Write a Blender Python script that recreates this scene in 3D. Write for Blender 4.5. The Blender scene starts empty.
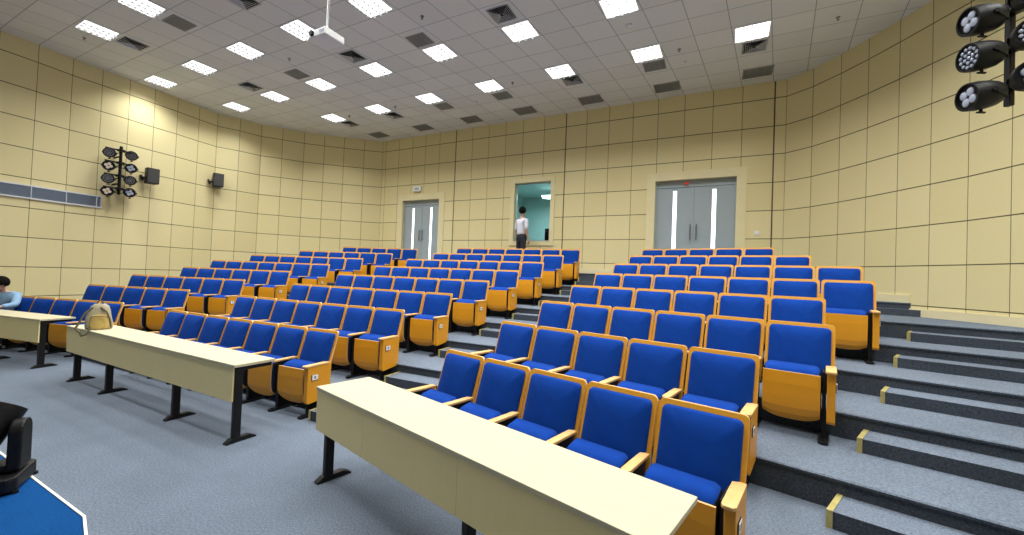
import bpy, bmesh, math, random
from mathutils import Vector, Matrix
from math import sin, cos, pi, radians as R
random.seed(4)
C = bpy.context.scene.collection
EYE = 1.76          # eye height of the photographer (m)
ZC = 6.56           # ceiling height

# ------------------------------------------------------------------ materials
def new_mat(name):
    m = bpy.data.materials.new(name); m.use_nodes = True
    nt = m.node_tree; b = nt.nodes['Principled BSDF']
    return m, nt, b
def simple(name, col, rough=.6, metal=0, spec=.5, emit=None, es=0, noise=0, nscale=40, bump=0, coords='Object'):
    m, nt, b = new_mat(name)
    b.inputs['Base Color'].default_value = (*col, 1); b.inputs['Roughness'].default_value = rough
    b.inputs['Metallic'].default_value = metal; b.inputs['Specular IOR Level'].default_value = spec
    if emit: b.inputs['Emission Color'].default_value = (*emit, 1); b.inputs['Emission Strength'].default_value = es
    if noise or bump:
        tc = nt.nodes.new('ShaderNodeTexCoord'); n = nt.nodes.new('ShaderNodeTexNoise')
        n.inputs['Scale'].default_value = nscale; n.inputs['Detail'].default_value = 4
        nt.links.new(tc.outputs[coords], n.inputs['Vector'])
        if noise:
            mx = nt.nodes.new('ShaderNodeMix'); mx.data_type = 'RGBA'
            mx.inputs[6].default_value = (*[c*(1-noise) for c in col], 1); mx.inputs[7].default_value = (*[min(1, c*(1+noise)) for c in col], 1)
            mr = nt.nodes.new('ShaderNodeMapRange'); mr.inputs[1].default_value = .3; mr.inputs[2].default_value = .7
            nt.links.new(n.outputs['Fac'], mr.inputs[0]); nt.links.new(mr.outputs[0], mx.inputs[0]); nt.links.new(mx.outputs[2], b.inputs['Base Color'])
        if bump:
            bp = nt.nodes.new('ShaderNodeBump'); bp.inputs['Strength'].default_value = bump; bp.inputs['Distance'].default_value = .01
            nt.links.new(n.outputs['Fac'], bp.inputs['Height']); nt.links.new(bp.outputs[0], b.inputs['Normal'])
    return m
def mathn(nt, op, a, b=None):
    n = nt.nodes.new('ShaderNodeMath'); n.operation = op
    for i, v in enumerate((a, b)):
        if v is None: continue
        if isinstance(v, (int, float)): n.inputs[i].default_value = v
        else: nt.links.new(v, n.inputs[i])
    return n.outputs[0]
def mixc(nt, fac, a, b):
    mx = nt.nodes.new('ShaderNodeMix'); mx.data_type = 'RGBA'
    nt.links.new(fac, mx.inputs[0])
    for i, v in ((6, a), (7, b)):
        if isinstance(v, tuple): mx.inputs[i].default_value = (*v, 1)
        else: nt.links.new(v, mx.inputs[i])
    return mx.outputs[2]

def wood(name, col, dark, scale=6, rough=.4, stretch=(1, 1, 12)):
    m, nt, b = new_mat(name)
    tc = nt.nodes.new('ShaderNodeTexCoord'); mp = nt.nodes.new('ShaderNodeMapping'); mp.inputs['Scale'].default_value = stretch
    n = nt.nodes.new('ShaderNodeTexNoise'); n.inputs['Scale'].default_value = scale; n.inputs['Detail'].default_value = 5
    nt.links.new(tc.outputs['Object'], mp.inputs[0]); nt.links.new(mp.outputs[0], n.inputs['Vector'])
    nt.links.new(mixc(nt, n.outputs['Fac'], dark, col), b.inputs['Base Color'])
    b.inputs['Roughness'].default_value = rough
    return m

def wall_material():
    # perforated yellow-beige acoustic tiles; UV runs 1 unit per tile
    m, nt, b = new_mat('acoustic_wall_tiles')
    uv = nt.nodes.new('ShaderNodeUVMap'); uv.uv_map = 'tiles'
    s = nt.nodes.new('ShaderNodeSeparateXYZ'); nt.links.new(uv.outputs[0], s.inputs[0])
    def edge(o):
        f = mathn(nt, 'FRACT', o); g = mathn(nt, 'SUBTRACT', 1.0, f); return mathn(nt, 'MINIMUM', f, g)
    d = mathn(nt, 'MINIMUM', mathn(nt, 'ADD', edge(s.outputs[0]), .005), edge(s.outputs[1]))
    line = mathn(nt, 'LESS_THAN', d, .013)
    fx = mathn(nt, 'FLOOR', s.outputs[0]); fy = mathn(nt, 'FLOOR', s.outputs[1])
    cb = nt.nodes.new('ShaderNodeCombineXYZ'); nt.links.new(fx, cb.inputs[0]); nt.links.new(fy, cb.inputs[1])
    wn = nt.nodes.new('ShaderNodeTexWhiteNoise'); wn.noise_dimensions = '2D'; nt.links.new(cb.outputs[0], wn.inputs[0])
    base = mixc(nt, wn.outputs[0], WALL_A, WALL_B)
    # fine rows of perforations
    w = mathn(nt, 'SINE', mathn(nt, 'MULTIPLY', s.outputs[0], 2*pi*20)); w2 = mathn(nt, 'SINE', mathn(nt, 'MULTIPLY', s.outputs[1], 2*pi*20))
    pf = mathn(nt, 'GREATER_THAN', mathn(nt, 'MULTIPLY', w, w2), .55)
    base = mixc(nt, mathn(nt, 'MULTIPLY', pf, .22), base, (.25, .2, .1))
    col = mixc(nt, line, base, (.10, .085, .04))
    nt.links.new(col, b.inputs['Base Color']); b.inputs['Roughness'].default_value = .65; b.inputs['Specular IOR Level'].default_value = .25
    bp = nt.nodes.new('ShaderNodeBump'); bp.inputs['Strength'].default_value = .4; bp.inputs['Distance'].default_value = .01; bp.invert = True
    nt.links.new(line, bp.inputs['Height']); nt.links.new(bp.outputs[0], b.inputs['Normal'])
    return m

# ceiling grid frame: U along the back wall, V towards it
U = Vector((0.89204864, -0.4519394)); V = Vector((0.4519394, 0.89204864))
GU, GV, SK = .6417, .59, .119
def ceil_pt(u, v): p = U*u + V*v; return p.x, p.y
def ceiling_material():
    m, nt, b = new_mat('ceiling_tiles')
    g = nt.nodes.new('ShaderNodeNewGeometry'); s = nt.nodes.new('ShaderNodeSeparateXYZ'); nt.links.new(g.outputs['Position'], s.inputs[0])
    def lin(a, c, k): return mathn(nt, 'ADD', mathn(nt, 'ADD', mathn(nt, 'MULTIPLY', s.outputs[0], a), mathn(nt, 'MULTIPLY', s.outputs[1], c)), k)
    # a = (u-.5-SK(v-8.73))/GU+.5 ; b = (v-8.73)/GV+.5
    a = lin((U.x-SK*V.x)/GU, (U.y-SK*V.y)/GU, (-.5+SK*8.73)/GU+.5+100); bb = lin(V.x/GV, V.y/GV, -8.73/GV+.5+100)
    def edge(o): f = mathn(nt, 'FRACT', o); return mathn(nt, 'MINIMUM', f, mathn(nt, 'SUBTRACT', 1.0, f))
    line = mathn(nt, 'LESS_THAN', mathn(nt, 'MINIMUM', edge(a), edge(bb)), .012)
    cb = nt.nodes.new('ShaderNodeCombineXYZ'); nt.links.new(mathn(nt, 'FLOOR', a), cb.inputs[0]); nt.links.new(mathn(nt, 'FLOOR', bb), cb.inputs[1])
    wn = nt.nodes.new('ShaderNodeTexWhiteNoise'); wn.noise_dimensions = '2D'; nt.links.new(cb.outputs[0], wn.inputs[0])
    base = mixc(nt, wn.outputs[0], CEIL_A, CEIL_B)
    nt.links.new(mixc(nt, line, base, (.38, .38, .38)), b.inputs['Base Color']); b.inputs['Roughness'].default_value = .8
    return m

def carpet(name, col, dark, rough=.95):
    m, nt, b = new_mat(name)
    tc = nt.nodes.new('ShaderNodeNewGeometry')
    n = nt.nodes.new('ShaderNodeTexNoise'); n.inputs['Scale'].default_value = 80; n.inputs['Detail'].default_value = 3
    n2 = nt.nodes.new('ShaderNodeTexNoise'); n2.inputs['Scale'].default_value = 1.3; n2.inputs['Detail'].default_value = 3
    nt.links.new(tc.outputs['Position'], n.inputs['Vector']); nt.links.new(tc.outputs['Position'], n2.inputs['Vector'])
    mr = nt.nodes.new('ShaderNodeMapRange'); mr.inputs[1].default_value = .3; mr.inputs[2].default_value = .7; nt.links.new(n.outputs[0], mr.inputs[0])
    c1 = mixc(nt, mr.outputs[0], dark, col)
    k = mathn(nt, 'ADD', mathn(nt, 'MULTIPLY', n2.outputs[0], .5), .75)
    hs = nt.nodes.new('ShaderNodeHueSaturation'); nt.links.new(c1, hs.inputs['Color']); nt.links.new(k, hs.inputs['Value'])
    nt.links.new(hs.outputs[0], b.inputs['Base Color']); b.inputs['Roughness'].default_value = rough; b.inputs['Specular IOR Level'].default_value = .1
    bp = nt.nodes.new('ShaderNodeBump'); bp.inputs['Strength'].default_value = .3; bp.inputs['Distance'].default_value = .005
    nt.links.new(n.outputs[0], bp.inputs['Height']); nt.links.new(bp.outputs[0], b.inputs['Normal'])
    return m

def fabric(name, col, dark, sheen=.3):
    m, nt, b = new_mat(name)
    tc = nt.nodes.new('ShaderNodeTexCoord'); n = nt.nodes.new('ShaderNodeTexNoise'); n.inputs['Scale'].default_value = 9; n.inputs['Detail'].default_value = 3
    nt.links.new(tc.outputs['Object'], n.inputs['Vector'])
    nt.links.new(mixc(nt, n.outputs[0], dark, col), b.inputs['Base Color'])
    b.inputs['Roughness'].default_value = .9; b.inputs['Specular IOR Level'].default_value = .15
    b.inputs['Sheen Weight'].default_value = sheen; b.inputs['Sheen Roughness'].default_value = .4; b.inputs['Sheen Tint'].default_value = (.1, .3, 1, 1)
    n3 = nt.nodes.new('ShaderNodeTexNoise'); n3.inputs['Scale'].default_value = 300; nt.links.new(tc.outputs['Object'], n3.inputs['Vector'])
    bp = nt.nodes.new('ShaderNodeBump'); bp.inputs['Strength'].default_value = .25; bp.inputs['Distance'].default_value = .003
    nt.links.new(n3.outputs[0], bp.inputs['Height']); nt.links.new(bp.outputs[0], b.inputs['Normal'])
    return m

WALL_A = (.76, .67, .36); WALL_B = (.80, .71, .40)
CEIL_A = (.72, .72, .72); CEIL_B = (.77, .77, .77)
M = dict(
    wall=wall_material(), ceiling=ceiling_material(),
    frame=simple('beige_wall_trim', (.78, .70, .42), .55, noise=.03, nscale=3),
    plainwall=simple('plain_wall', (.7, .6, .36), .7, noise=.04, nscale=2),
    joint=simple('dark_joint', (.09, .07, .04), .6, noise=.1),
    base=simple('beige_base_trim', (.78, .70, .44), .5, noise=.03, nscale=4),
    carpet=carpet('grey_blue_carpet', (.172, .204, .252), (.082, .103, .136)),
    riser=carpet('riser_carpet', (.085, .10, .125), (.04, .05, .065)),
    stage=carpet('blue_stage_carpet', (.004, .065, .22), (.002, .045, .165)),
    nosing=simple('pale_nosing', (.8, .79, .66), .4, noise=.03),
    brass=simple('brass_nosing', (.50, .43, .16), .4, metal=.35, noise=.15, nscale=30),
    blue=fabric('blue_seat_fabric', (.001, .050, .32), (.0005, .026, .19), .12),
    wood=wood('orange_beech_ply', (.72, .32, .014), (.68, .285, .010), 2, .42),
    frame_wood=wood('backrest_frame_wood', (.72, .35, .035), (.64, .28, .02), 4, .38),
    pale=wood('pale_beech_edge', (.76, .47, .19), (.66, .37, .12), 6, .4),
    black=simple('black_metal', (.006, .006, .007), .5, spec=.3, noise=.2, nscale=20),
    plate=simple('number_plate_white', (.8, .8, .82), .4, noise=.02),
    ink=simple('plate_ink', (.03, .04, .12), .5, noise=.02),
    desktop=wood('pale_maple_top', (.58, .53, .36), (.52, .47, .31), 3, .42, (1, 12, 1)),
    deskpanel=wood('maple_panel', (.90, .78, .41), (.85, .72, .35), 3, .5, (10, 1, 1)),
    door=simple('grey_blue_door', (.36, .43, .47), .45, noise=.03, nscale=3),
    doorglow=simple('lit_door_glass', (.9, .95, 1), .3, emit=(.92, .97, 1), es=2.2, noise=.01),
    steel=simple('brushed_steel', (.55, .56, .58), .35, metal=.8, noise=.05),
    darksteel=simple('dark_handle', (.16, .18, .20), .4, metal=.5, noise=.05),
    alu=simple('aluminium_frame', (.72, .74, .78), .4, noise=.03),
    slat=simple('grille_slats', (.20, .25, .33), .5, noise=.05),
    ventdark=simple('vent_slats', (.27, .27, .26), .6, noise=.1),
    ventback=simple('vent_backing', (.05, .05, .05), .8, noise=.1),
    white=simple('white_plastic', (.8, .8, .8), .4, noise=.02),
    red=simple('red_led', (.5, .03, .02), .4, emit=(1, .05, .02), es=.25, noise=.01),
    lamp=simple('lamp_diffuser', (.9, .9, .9), .5, emit=(1, 1, 1), es=2.2, noise=.01),
    louvre=simple('lamp_louvre', (.55, .56, .58), .35, metal=.2, noise=.02),
    blade=simple('lamp_blade_glow', (.8, .8, .8), .5, emit=(1, 1, 1), es=.7, noise=.01),  # emission put into the louvre blades so they look white and lit
    parled=simple('par_lens', (.40, .44, .54), .12, noise=.05, emit=(.6, .7, .9), es=.08),
    parwarm=simple('par_lens_warm', (.6, .50, .38), .12, noise=.05, emit=(1, .8, .6), es=.12),
    parrim=simple('par_lens_rim', (.2, .21, .23), .3, noise=.05),
    skin=simple('skin', (.52, .31, .22), .55, noise=.05, nscale=12),
    hair=simple('black_hair', (.008, .007, .006), .95, noise=.3, spec=.1, nscale=60),
    shirt=simple('white_shirt', (.68, .70, .80), .8, noise=.05, nscale=9, bump=.2),
    blueshirt=simple('light_blue_shirt', (.22, .37, .54), .8, noise=.08, nscale=9, bump=.3),
    trousers=simple('dark_trousers', (.012, .014, .024), .8, noise=.2, nscale=9),
    bag=simple('cream_bag_fabric', (.40, .35, .23), .8, noise=.18, nscale=14, bump=.4),
    bagpocket=simple('tan_bag_pocket', (.52, .37, .11), .75, noise=.12, nscale=14, bump=.4),
    bagdark=simple('olive_bag_strap', (.10, .085, .04), .8, noise=.2, nscale=30),
    booth=simple('teal_booth_wall', (.42, .55, .55), .7, noise=.04, nscale=2),
    boothlight=simple('booth_lamp', (.9, 1, 1), .4, emit=(.85, 1, 1), es=4, noise=.01),
)
def glass_mat():
    m, nt, b = new_mat('tinted_glass')
    b.inputs['Base Color'].default_value = (.70, .86, .87, 1); b.inputs['Roughness'].default_value = .02
    b.inputs['Transmission Weight'].default_value = 1; b.inputs['IOR'].default_value = 1.1
    n = nt.nodes.new('ShaderNodeTexNoise'); n.inputs['Scale'].default_value = .5
    mr = nt.nodes.new('ShaderNodeMapRange'); mr.inputs[3].default_value = .015; mr.inputs[4].default_value = .03
    nt.links.new(n.outputs[0], mr.inputs[0]); nt.links.new(mr.outputs[0], b.inputs['Roughness'])
    return m
M['glass'] = glass_mat()

# ------------------------------------------------------------------ mesh helpers
class MB:
    def __init__(s): s.bm = bmesh.new(); s.mi = 0
    def face(s, pts, mi=None):
        vs = [s.bm.verts.new(p) for p in pts]; f = s.bm.faces.new(vs); f.material_index = s.mi if mi is None else mi; return f
    def box(s, x0, x1, y0, y1, z0, z1, bev=0, mi=None, mat=None):
        mi = s.mi if mi is None else mi
        b = bmesh.new(); bmesh.ops.create_cube(b, size=1)
        for v in b.verts: v.co = Vector(((x0+x1)/2+v.co.x*(x1-x0), (y0+y1)/2+v.co.y*(y1-y0), (z0+z1)/2+v.co.z*(z1-z0)))
        if bev: bmesh.ops.bevel(b, geom=b.edges[:], offset=bev, segments=2, profile=.6, affect='EDGES')
        if mat is not None: b.transform(mat)
        s.add(b, mi)
    def add(s, b, mi=None):
        mi = s.mi if mi is None else mi
        for f in b.faces: f.material_index = mi
        me = bpy.data.meshes.new('t'); b.to_mesh(me); b.free(); s.bm.from_mesh(me); bpy.data.meshes.remove(me)
    def prism(s, poly, axis, a0, a1, mi=None, bev=0):
        # poly = list of 2D, extruded along axis 0/1/2
        mi = s.mi if mi is None else mi
        def P(p, a):
            if axis == 0: return (a, p[0], p[1])
            if axis == 1: return (p[0], a, p[1])
            return (p[0], p[1], a)
        b = bmesh.new(); lo = [b.verts.new(P(p, a0)) for p in poly]; hi = [b.verts.new(P(p, a1)) for p in poly]; n = len(poly)
        b.faces.new(lo); b.faces.new(hi[::-1])
        for i in range(n): b.faces.new((lo[i], hi[i], hi[(i+1) % n], lo[(i+1) % n]))
        bmesh.ops.recalc_face_normals(b, faces=b.faces[:])
        if bev: bmesh.ops.bevel(b, geom=b.edges[:], offset=bev, segments=2, profile=.6, affect='EDGES')
        s.add(b, mi)
    def cyl(s, p0, p1, r0, r1=None, n=16, mi=None, caps=True):
        r1 = r0 if r1 is None else r1; p0 = Vector(p0); p1 = Vector(p1); d = (p1-p0)
        b = bmesh.new(); q = d.to_track_quat('Z', 'Y').to_matrix().to_4x4()
        bmesh.ops.create_cone(b, cap_ends=caps, segments=n, radius1=r0, radius2=r1, depth=d.length)
        b.transform(Matrix.Translation((p0+p1)/2) @ q); s.add(b, mi)
    def tube(s, pts, r, n=8, mi=None):
        for a, b in zip(pts, pts[1:]): s.cyl(a, b, r, n=n, mi=mi)
        for p in pts[1:-1]: s.sphere(p, r, mi=mi, n=n)
    def sphere(s, c, r, sc=(1, 1, 1), mi=None, n=12, mat=None):
        b = bmesh.new(); bmesh.ops.create_uvsphere(b, u_segments=n, v_segments=max(6, n*2//3), radius=r)
        b.transform(Matrix.Diagonal((*sc, 1)))
        if mat is not None: b.transform(mat)
        b.transform(Matrix.Translation(c)); s.add(b, mi)
    def lathe(s, prof, p0, axis, n=24, mi=None):
        # prof (t, r) along axis from p0
        ax = Vector(axis).normalized(); q = ax.to_track_quat('Z', 'Y').to_matrix().to_4x4(); b = bmesh.new(); rings = []
        for t, r in prof:
            rings.append([b.verts.new((r*cos(2*pi*k/n), r*sin(2*pi*k/n), t)) for k in range(n)])
        for A, B in zip(rings, rings[1:]):
            for k in range(n): b.faces.new((A[k], A[(k+1) % n], B[(k+1) % n], B[k]))
        b.faces.new(rings[0][::-1]); b.faces.new(rings[-1])
        b.transform(Matrix.Translation(p0) @ q); s.add(b, mi)
    def slab(s, w, h, r, t, cx=0, cz=0, mi=0, mi_edge=None, y=0, bulge=0, inset=0, seg=4):
        # rounded rectangle in XZ, front face towards +Y, from y to y+t; optional pillow bulge on the front
        pts = []
        for (sx, sz, a0) in ((1, 1, 0), (-1, 1, 90), (-1, -1, 180), (1, -1, 270)):
            for k in range(seg+1):
                a = R(a0+90*k/seg); pts.append((cx+sx*(w/2-r)+r*cos(a), cz+sz*(h/2-r)+r*sin(a)))
        b = s.bm; n = len(pts)
        def ring(off, yy):
            out = []
            for (px, pz) in pts:
                dx, dz = px-cx, pz-cz
                out.append(b.verts.new((cx+dx*(1-2*off/w), yy, cz+dz*(1-2*off/h))))
            return out
        rings = [ring(0, y), ring(0, y+t*(.6 if bulge else 1))]
        if bulge: rings += [ring(.012, y+t), ring(w*.16, y+t+bulge*.7), ring(w*.3, y+t+bulge)]
        me = mi if mi_edge is None else mi_edge
        for i, (A, B) in enumerate(zip(rings, rings[1:])):
            for k in range(n):
                f = b.faces.new((A[k], B[k], B[(k+1) % n], A[(k+1) % n])); f.material_index = me if i == 0 else mi; f.smooth = bool(bulge)
        f = b.faces.new(rings[0]); f.material_index = mi
        f = b.faces.new(rings[-1][::-1]); f.material_index = mi; f.smooth = bool(bulge)
    def build(s, name, mats, parent=None, smooth=False, mat=None, recalc=True):
        if recalc: bmesh.ops.recalc_face_normals(s.bm, faces=s.bm.faces[:])
        if mat is not None: s.bm.transform(mat)
        if smooth:
            for f in s.bm.faces: f.smooth = True
        me = bpy.data.meshes.new(name); s.bm.to_mesh(me); s.bm.free()
        if not isinstance(mats, (list, tuple)): mats = [mats]
        for m in mats: me.materials.append(m)
        if smooth:
            try: me.set_sharp_from_angle(angle=R(40))
            except Exception: pass
        o = bpy.data.objects.new(name, me); C.objects.link(o)
        if parent: o.parent = parent
        return o
def tag(o, label=None, cat=None, group=None, kind=None):
    if label: o['label'] = label
    if cat: o['category'] = cat
    if group: o['group'] = group
    if kind: o['kind'] = kind
    return o
def empty(name, loc=(0, 0, 0), rz=0):
    o = bpy.data.objects.new(name, None); C.objects.link(o); o.location = loc; o.rotation_euler = (0, 0, rz); o.empty_display_size = .1
    return o
def copy_tree(o, parent=None):
    c = o.copy(); C.objects.link(c); c.parent = parent
    for ch in KIDS.get(o.name, []):
        k = copy_tree(ch, c); KIDS.setdefault(c.name, []).append(k)
    return c
KIDS = {}
def kids(o):
    # remember the parts of a prototype so copies need no scene search
    def rec(x):
        KIDS[x.name] = [c for c in x.children]
        for c in x.children: rec(c)
    rec(o)
ORD = ['zeroth', 'first', 'second', 'third', 'fourth', 'fifth', 'sixth', 'seventh', 'eighth', 'ninth', 'tenth', 'eleventh']
ROWS = {
 'R1': [(-0.641,4.182),(-0.225,3.822),(0.194,3.466),(0.617,3.114),(1.043,2.767),(1.473,2.424)],
 'R2': [(-0.102,4.967),(0.313,4.606),(0.732,4.249),(1.154,3.897),(1.58,3.549),(2.01,3.205)],
 'R3': [(0.444,5.78),(0.859,5.418),(1.277,5.061),(1.698,4.708),(2.123,4.359),(2.552,4.014),(2.985,3.674)],
 'R4': [(0.989,6.595),(1.403,6.232),(1.82,5.874),(2.241,5.52),(2.665,5.17),(3.094,4.825),(3.525,4.484)],
 'R5': [(1.539,7.405),(1.952,7.042),(2.369,6.683),(2.789,6.328),(3.213,5.977),(3.64,5.631),(4.071,5.289),(4.506,4.952)],
 'R6': [(2.084,8.22),(2.496,7.856),(2.912,7.496),(3.332,7.141),(3.755,6.789),(4.182,6.442),(4.612,6.099),(5.046,5.761)],
 'R7': [(2.631,9.034),(3.042,8.669),(3.458,8.308),(3.877,7.952),(4.299,7.6),(4.725,7.252),(5.155,6.908)],
 'R8': [(3.178,9.848),(3.589,9.482),(4.004,9.12),(4.422,8.763),(4.844,8.41),(5.269,8.061)],
 'M1': [(-5.629,6.662),(-5.135,6.419),(-4.639,6.181),(-4.141,5.947),(-3.642,5.716),(-3.141,5.49),(-2.638,5.268),(-2.133,5.049)],
 'M2': [(-5.023,7.416),(-4.528,7.176),(-4.031,6.939),(-3.532,6.707),(-3.032,6.478),(-2.53,6.254),(-2.026,6.033),(-1.521,5.817)],
 'M3': [(-4.459,8.222),(-3.964,7.982),(-3.466,7.747),(-2.967,7.516),(-2.466,7.289),(-1.964,7.066),(-1.459,6.847),(-0.953,6.631)],
 'M4': [(-3.907,9.033),(-3.411,8.795),(-2.913,8.561),(-2.413,8.331),(-1.912,8.105),(-1.409,7.883),(-0.904,7.665),(-0.397,7.452)],
 'M5': [(-3.347,9.841),(-2.85,9.604),(-2.351,9.371),(-1.851,9.143),(-1.349,8.918),(-0.845,8.698),(-0.34,8.481),(0.168,8.269)],
 'M6': [(-2.793,10.652),(-2.295,10.417),(-1.796,10.185),(-1.295,9.958),(-0.793,9.735),(-0.288,9.516),(0.218,9.3),(0.726,9.089)],
 'M7': [(-2.245,11.467),(-1.748,11.233),(-1.248,11.003),(-0.747,10.777),(-0.243,10.555),(0.262,10.337),(0.768,10.123),(1.277,9.913)],
 'M8': [(-1.697,12.282),(-1.198,12.049),(-0.698,11.82),(-0.196,11.596),(0.307,11.375),(0.813,11.158),(1.32,10.945),(1.829,10.736)],
 'L1': [(-9.838,8.039),(-9.304,7.905),(-8.769,7.779),(-8.232,7.662),(-7.692,7.553),(-7.151,7.453)],
 'L2': [(-9.327,8.884),(-8.792,8.755),(-8.256,8.634),(-7.717,8.522),(-7.177,8.418),(-6.635,8.323)],
 'L3': [(-9.326,9.886),(-8.792,9.753),(-8.256,9.629),(-7.718,9.513),(-7.178,9.406),(-6.637,9.308),(-6.094,9.218)],
 'L4': [(-8.798,10.754),(-8.263,10.627),(-7.726,10.508),(-7.187,10.397),(-6.646,10.295),(-6.104,10.202),(-5.559,10.117)],
 'L5': [(-8.763,11.747),(-8.229,11.616),(-7.693,11.494),(-7.154,11.381),(-6.614,11.276),(-6.072,11.18),(-5.528,11.093),(-4.983,11.014)],
 'L6': [(-8.196,12.607),(-7.661,12.482),(-7.123,12.366),(-6.584,12.259),(-6.042,12.16),(-5.499,12.07),(-4.954,11.988),(-4.407,11.915)],
 'L7': [(-7.071,13.348),(-6.532,13.238),(-5.991,13.137),(-5.449,13.044),(-4.904,12.96),(-4.357,12.884),(-3.809,12.817)],
 'L8': [(-5.965,14.119),(-5.423,14.023),(-4.879,13.936),(-4.333,13.857),(-3.785,13.787),(-3.236,13.726)],
}
# ------------------------------------------------------------------ room plan
LEFT = [(-10.2, -4), (-11.0, -.5), (-11.35, 2.3), (-11.5, 5.0), (-11.5, 6.2), (-11.43, 6.8), (-11.36, 7.38), (-11.26, 7.95), (-11.13, 8.5), (-10.94, 9.05), (-10.78, 9.62), (-10.57, 10.12), (-10.35, 10.62), (-10.17, 11.17), (-9.97, 11.7), (-9.8, 12.29), (-9.62, 12.81), (-9.15, 13.19), (-8.74, 13.67), (-8.17, 13.94), (-7.58, 14.26), (-6.96, 14.47), (-6.32, 14.65), (-5.64, 14.82), (-5.0, 14.93)]
LEFT = [Vector(p) for p in LEFT]
BV = 11.08
bw = lambda u, v=BV: U*u + V*v
BU0 = LEFT[-1].dot(U); BU1 = 1.37
RIGHT = [tuple(bw(BU1)), (6.47, 8.76), (6.60, 8.17), (6.68, 7.62), (6.73, 7.05), (6.76, 6.52), (6.79, 6.0), (6.76, 5.45), (6.72, 4.9), (6.66, 4.35), (6.58, 3.8), (6.4, 2.4), (6.2, .5), (6.0, -1.5), (5.9, -4)]
RIGHT = [Vector(p) for p in RIGHT]
LEFT[-1] = bw(BU0)
TILE0, TH = 6.16, .664
vz = lambda z: (z-TILE0)/TH + 100

def wall_strip(name, pts, u0, z0, z1):
    bm = bmesh.new(); uvl = bm.loops.layers.uv.new('tiles')
    for i in range(len(pts)-1):
        a, b = pts[i], pts[i+1]; n = max(1, round((b-a).length/.62)) if (b-a).length > .9 else 1
        f = bm.faces.new([bm.verts.new((a.x, a.y, z0)), bm.verts.new((b.x, b.y, z0)), bm.verts.new((b.x, b.y, z1)), bm.verts.new((a.x, a.y, z1))])
        for l, (uu, zz) in zip(f.loops, ((u0, z0), (u0+n, z0), (u0+n, z1), (u0, z1))): l[uvl].uv = (uu, vz(zz))
        u0 += n
    me = bpy.data.meshes.new(name); bm.to_mesh(me); bm.free(); me.materials.append(M['wall'])
    o = bpy.data.objects.new(name, me); C.objects.link(o); return tag(o, kind='structure')
wall_strip('wall_left', LEFT, 0, 0, ZC)
wall_strip('wall_right', RIGHT, 0, 0, ZC)
# front wall behind the photographer
mb = MB(); mb.face([(-10.2, -4, 0), (5.9, -4, 0), (5.9, -4, ZC), (-10.2, -4, ZC)]); tag(mb.build('wall_front', M['plainwall']), kind='structure')

# back wall with openings (u0,u1,z0,z1)
D2o = (-1.47, .40, 1.88, 4.37); WIo = (-5.62, -4.42, 2.80, 4.60); D1o = (-10.12, -8.50, 1.88, 4.27)
def U_of(p): return Vector(p[:2]).dot(U)
SEAMS = [BU0, -10.41, -9.78, -9.2, -8.58, -7.9, -7.25, -6.63, -6.01, -5.4, -4.7, -4.01, -3.39, -2.75, -2.1, -1.46, -.81, -.16, .48, 1.14, BU1]
def us(u):
    for i in range(len(SEAMS)-1):
        if u <= SEAMS[i+1]+1e-6:
            lo, hi = SEAMS[i], SEAMS[i+1]
            t = (u-lo)/(hi-lo)
            if i == 0: t = 1-(hi-u)/.63
            return i+t
    return len(SEAMS)-1
def back_wall():
    bm = bmesh.new(); uvl = bm.loops.layers.uv.new('tiles')
    xs = sorted(set(SEAMS+[o[i] for o in (D2o, WIo, D1o) for i in (0, 1)])); zs = sorted({0, ZC}|{o[i] for o in (D2o, WIo, D1o) for i in (2, 3)})
    for a, b in zip(xs, xs[1:]):
        for c, d in zip(zs, zs[1:]):
            mx, mz = (a+b)/2, (c+d)/2
            if any(o[0] < mx < o[1] and o[2] < mz < o[3] for o in (D2o, WIo, D1o)): continue
            P = [(a, c), (b, c), (b, d), (a, d)]
            f = bm.faces.new([bm.verts.new((*bw(u), z)) for u, z in P])
            for l, (u, z) in zip(f.loops, P):
                # avoid jumps across a seam
                uu = us(u) if u > a+1e-6 or u in SEAMS else us(u)
                l[uvl].uv = (uu, vz(z))
    me = bpy.data.meshes.new('wall_back'); bm.to_mesh(me); bm.free(); me.materials.append(M['wall'])
    o = bpy.data.objects.new('wall_back', me); C.objects.link(o); tag(o, kind='structure')
back_wall()
# local frame of the back wall: x = U, y = V (into the wall), z up
WM = Matrix(((U.x, V.x, 0, 0), (U.y, V.y, 0, 0), (0, 0, 1, 0), (0, 0, 0, 1))) @ Matrix.Translation((0, BV, 0))
def wbox(mb, u0, u1, y0, y1, z0, z1, bev=0, mi=0): mb.box(u0, u1, y0, y1, z0, z1, bev, mi)
def surround(name, o, w, bottom, deep=.22, th=.025):
    mb = MB(); u0, u1, z0, z1 = o
    wbox(mb, u0-w, u0, -th, deep, z0-(w if bottom else 0), z1+w); wbox(mb, u1, u1+w, -th, deep, z0-(w if bottom else 0), z1+w)
    wbox(mb, u0, u1, -th, deep, z1, z1+w)
    if bottom: wbox(mb, u0, u1, -th, deep, z0-w, z0)
    return tag(mb.build(name, M['frame'], mat=WM), kind='structure')
surround('trim_1', D2o, .21, False); surround('trim_2', WIo, .13, True); surround('trim_3', D1o, .22, False)
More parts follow.
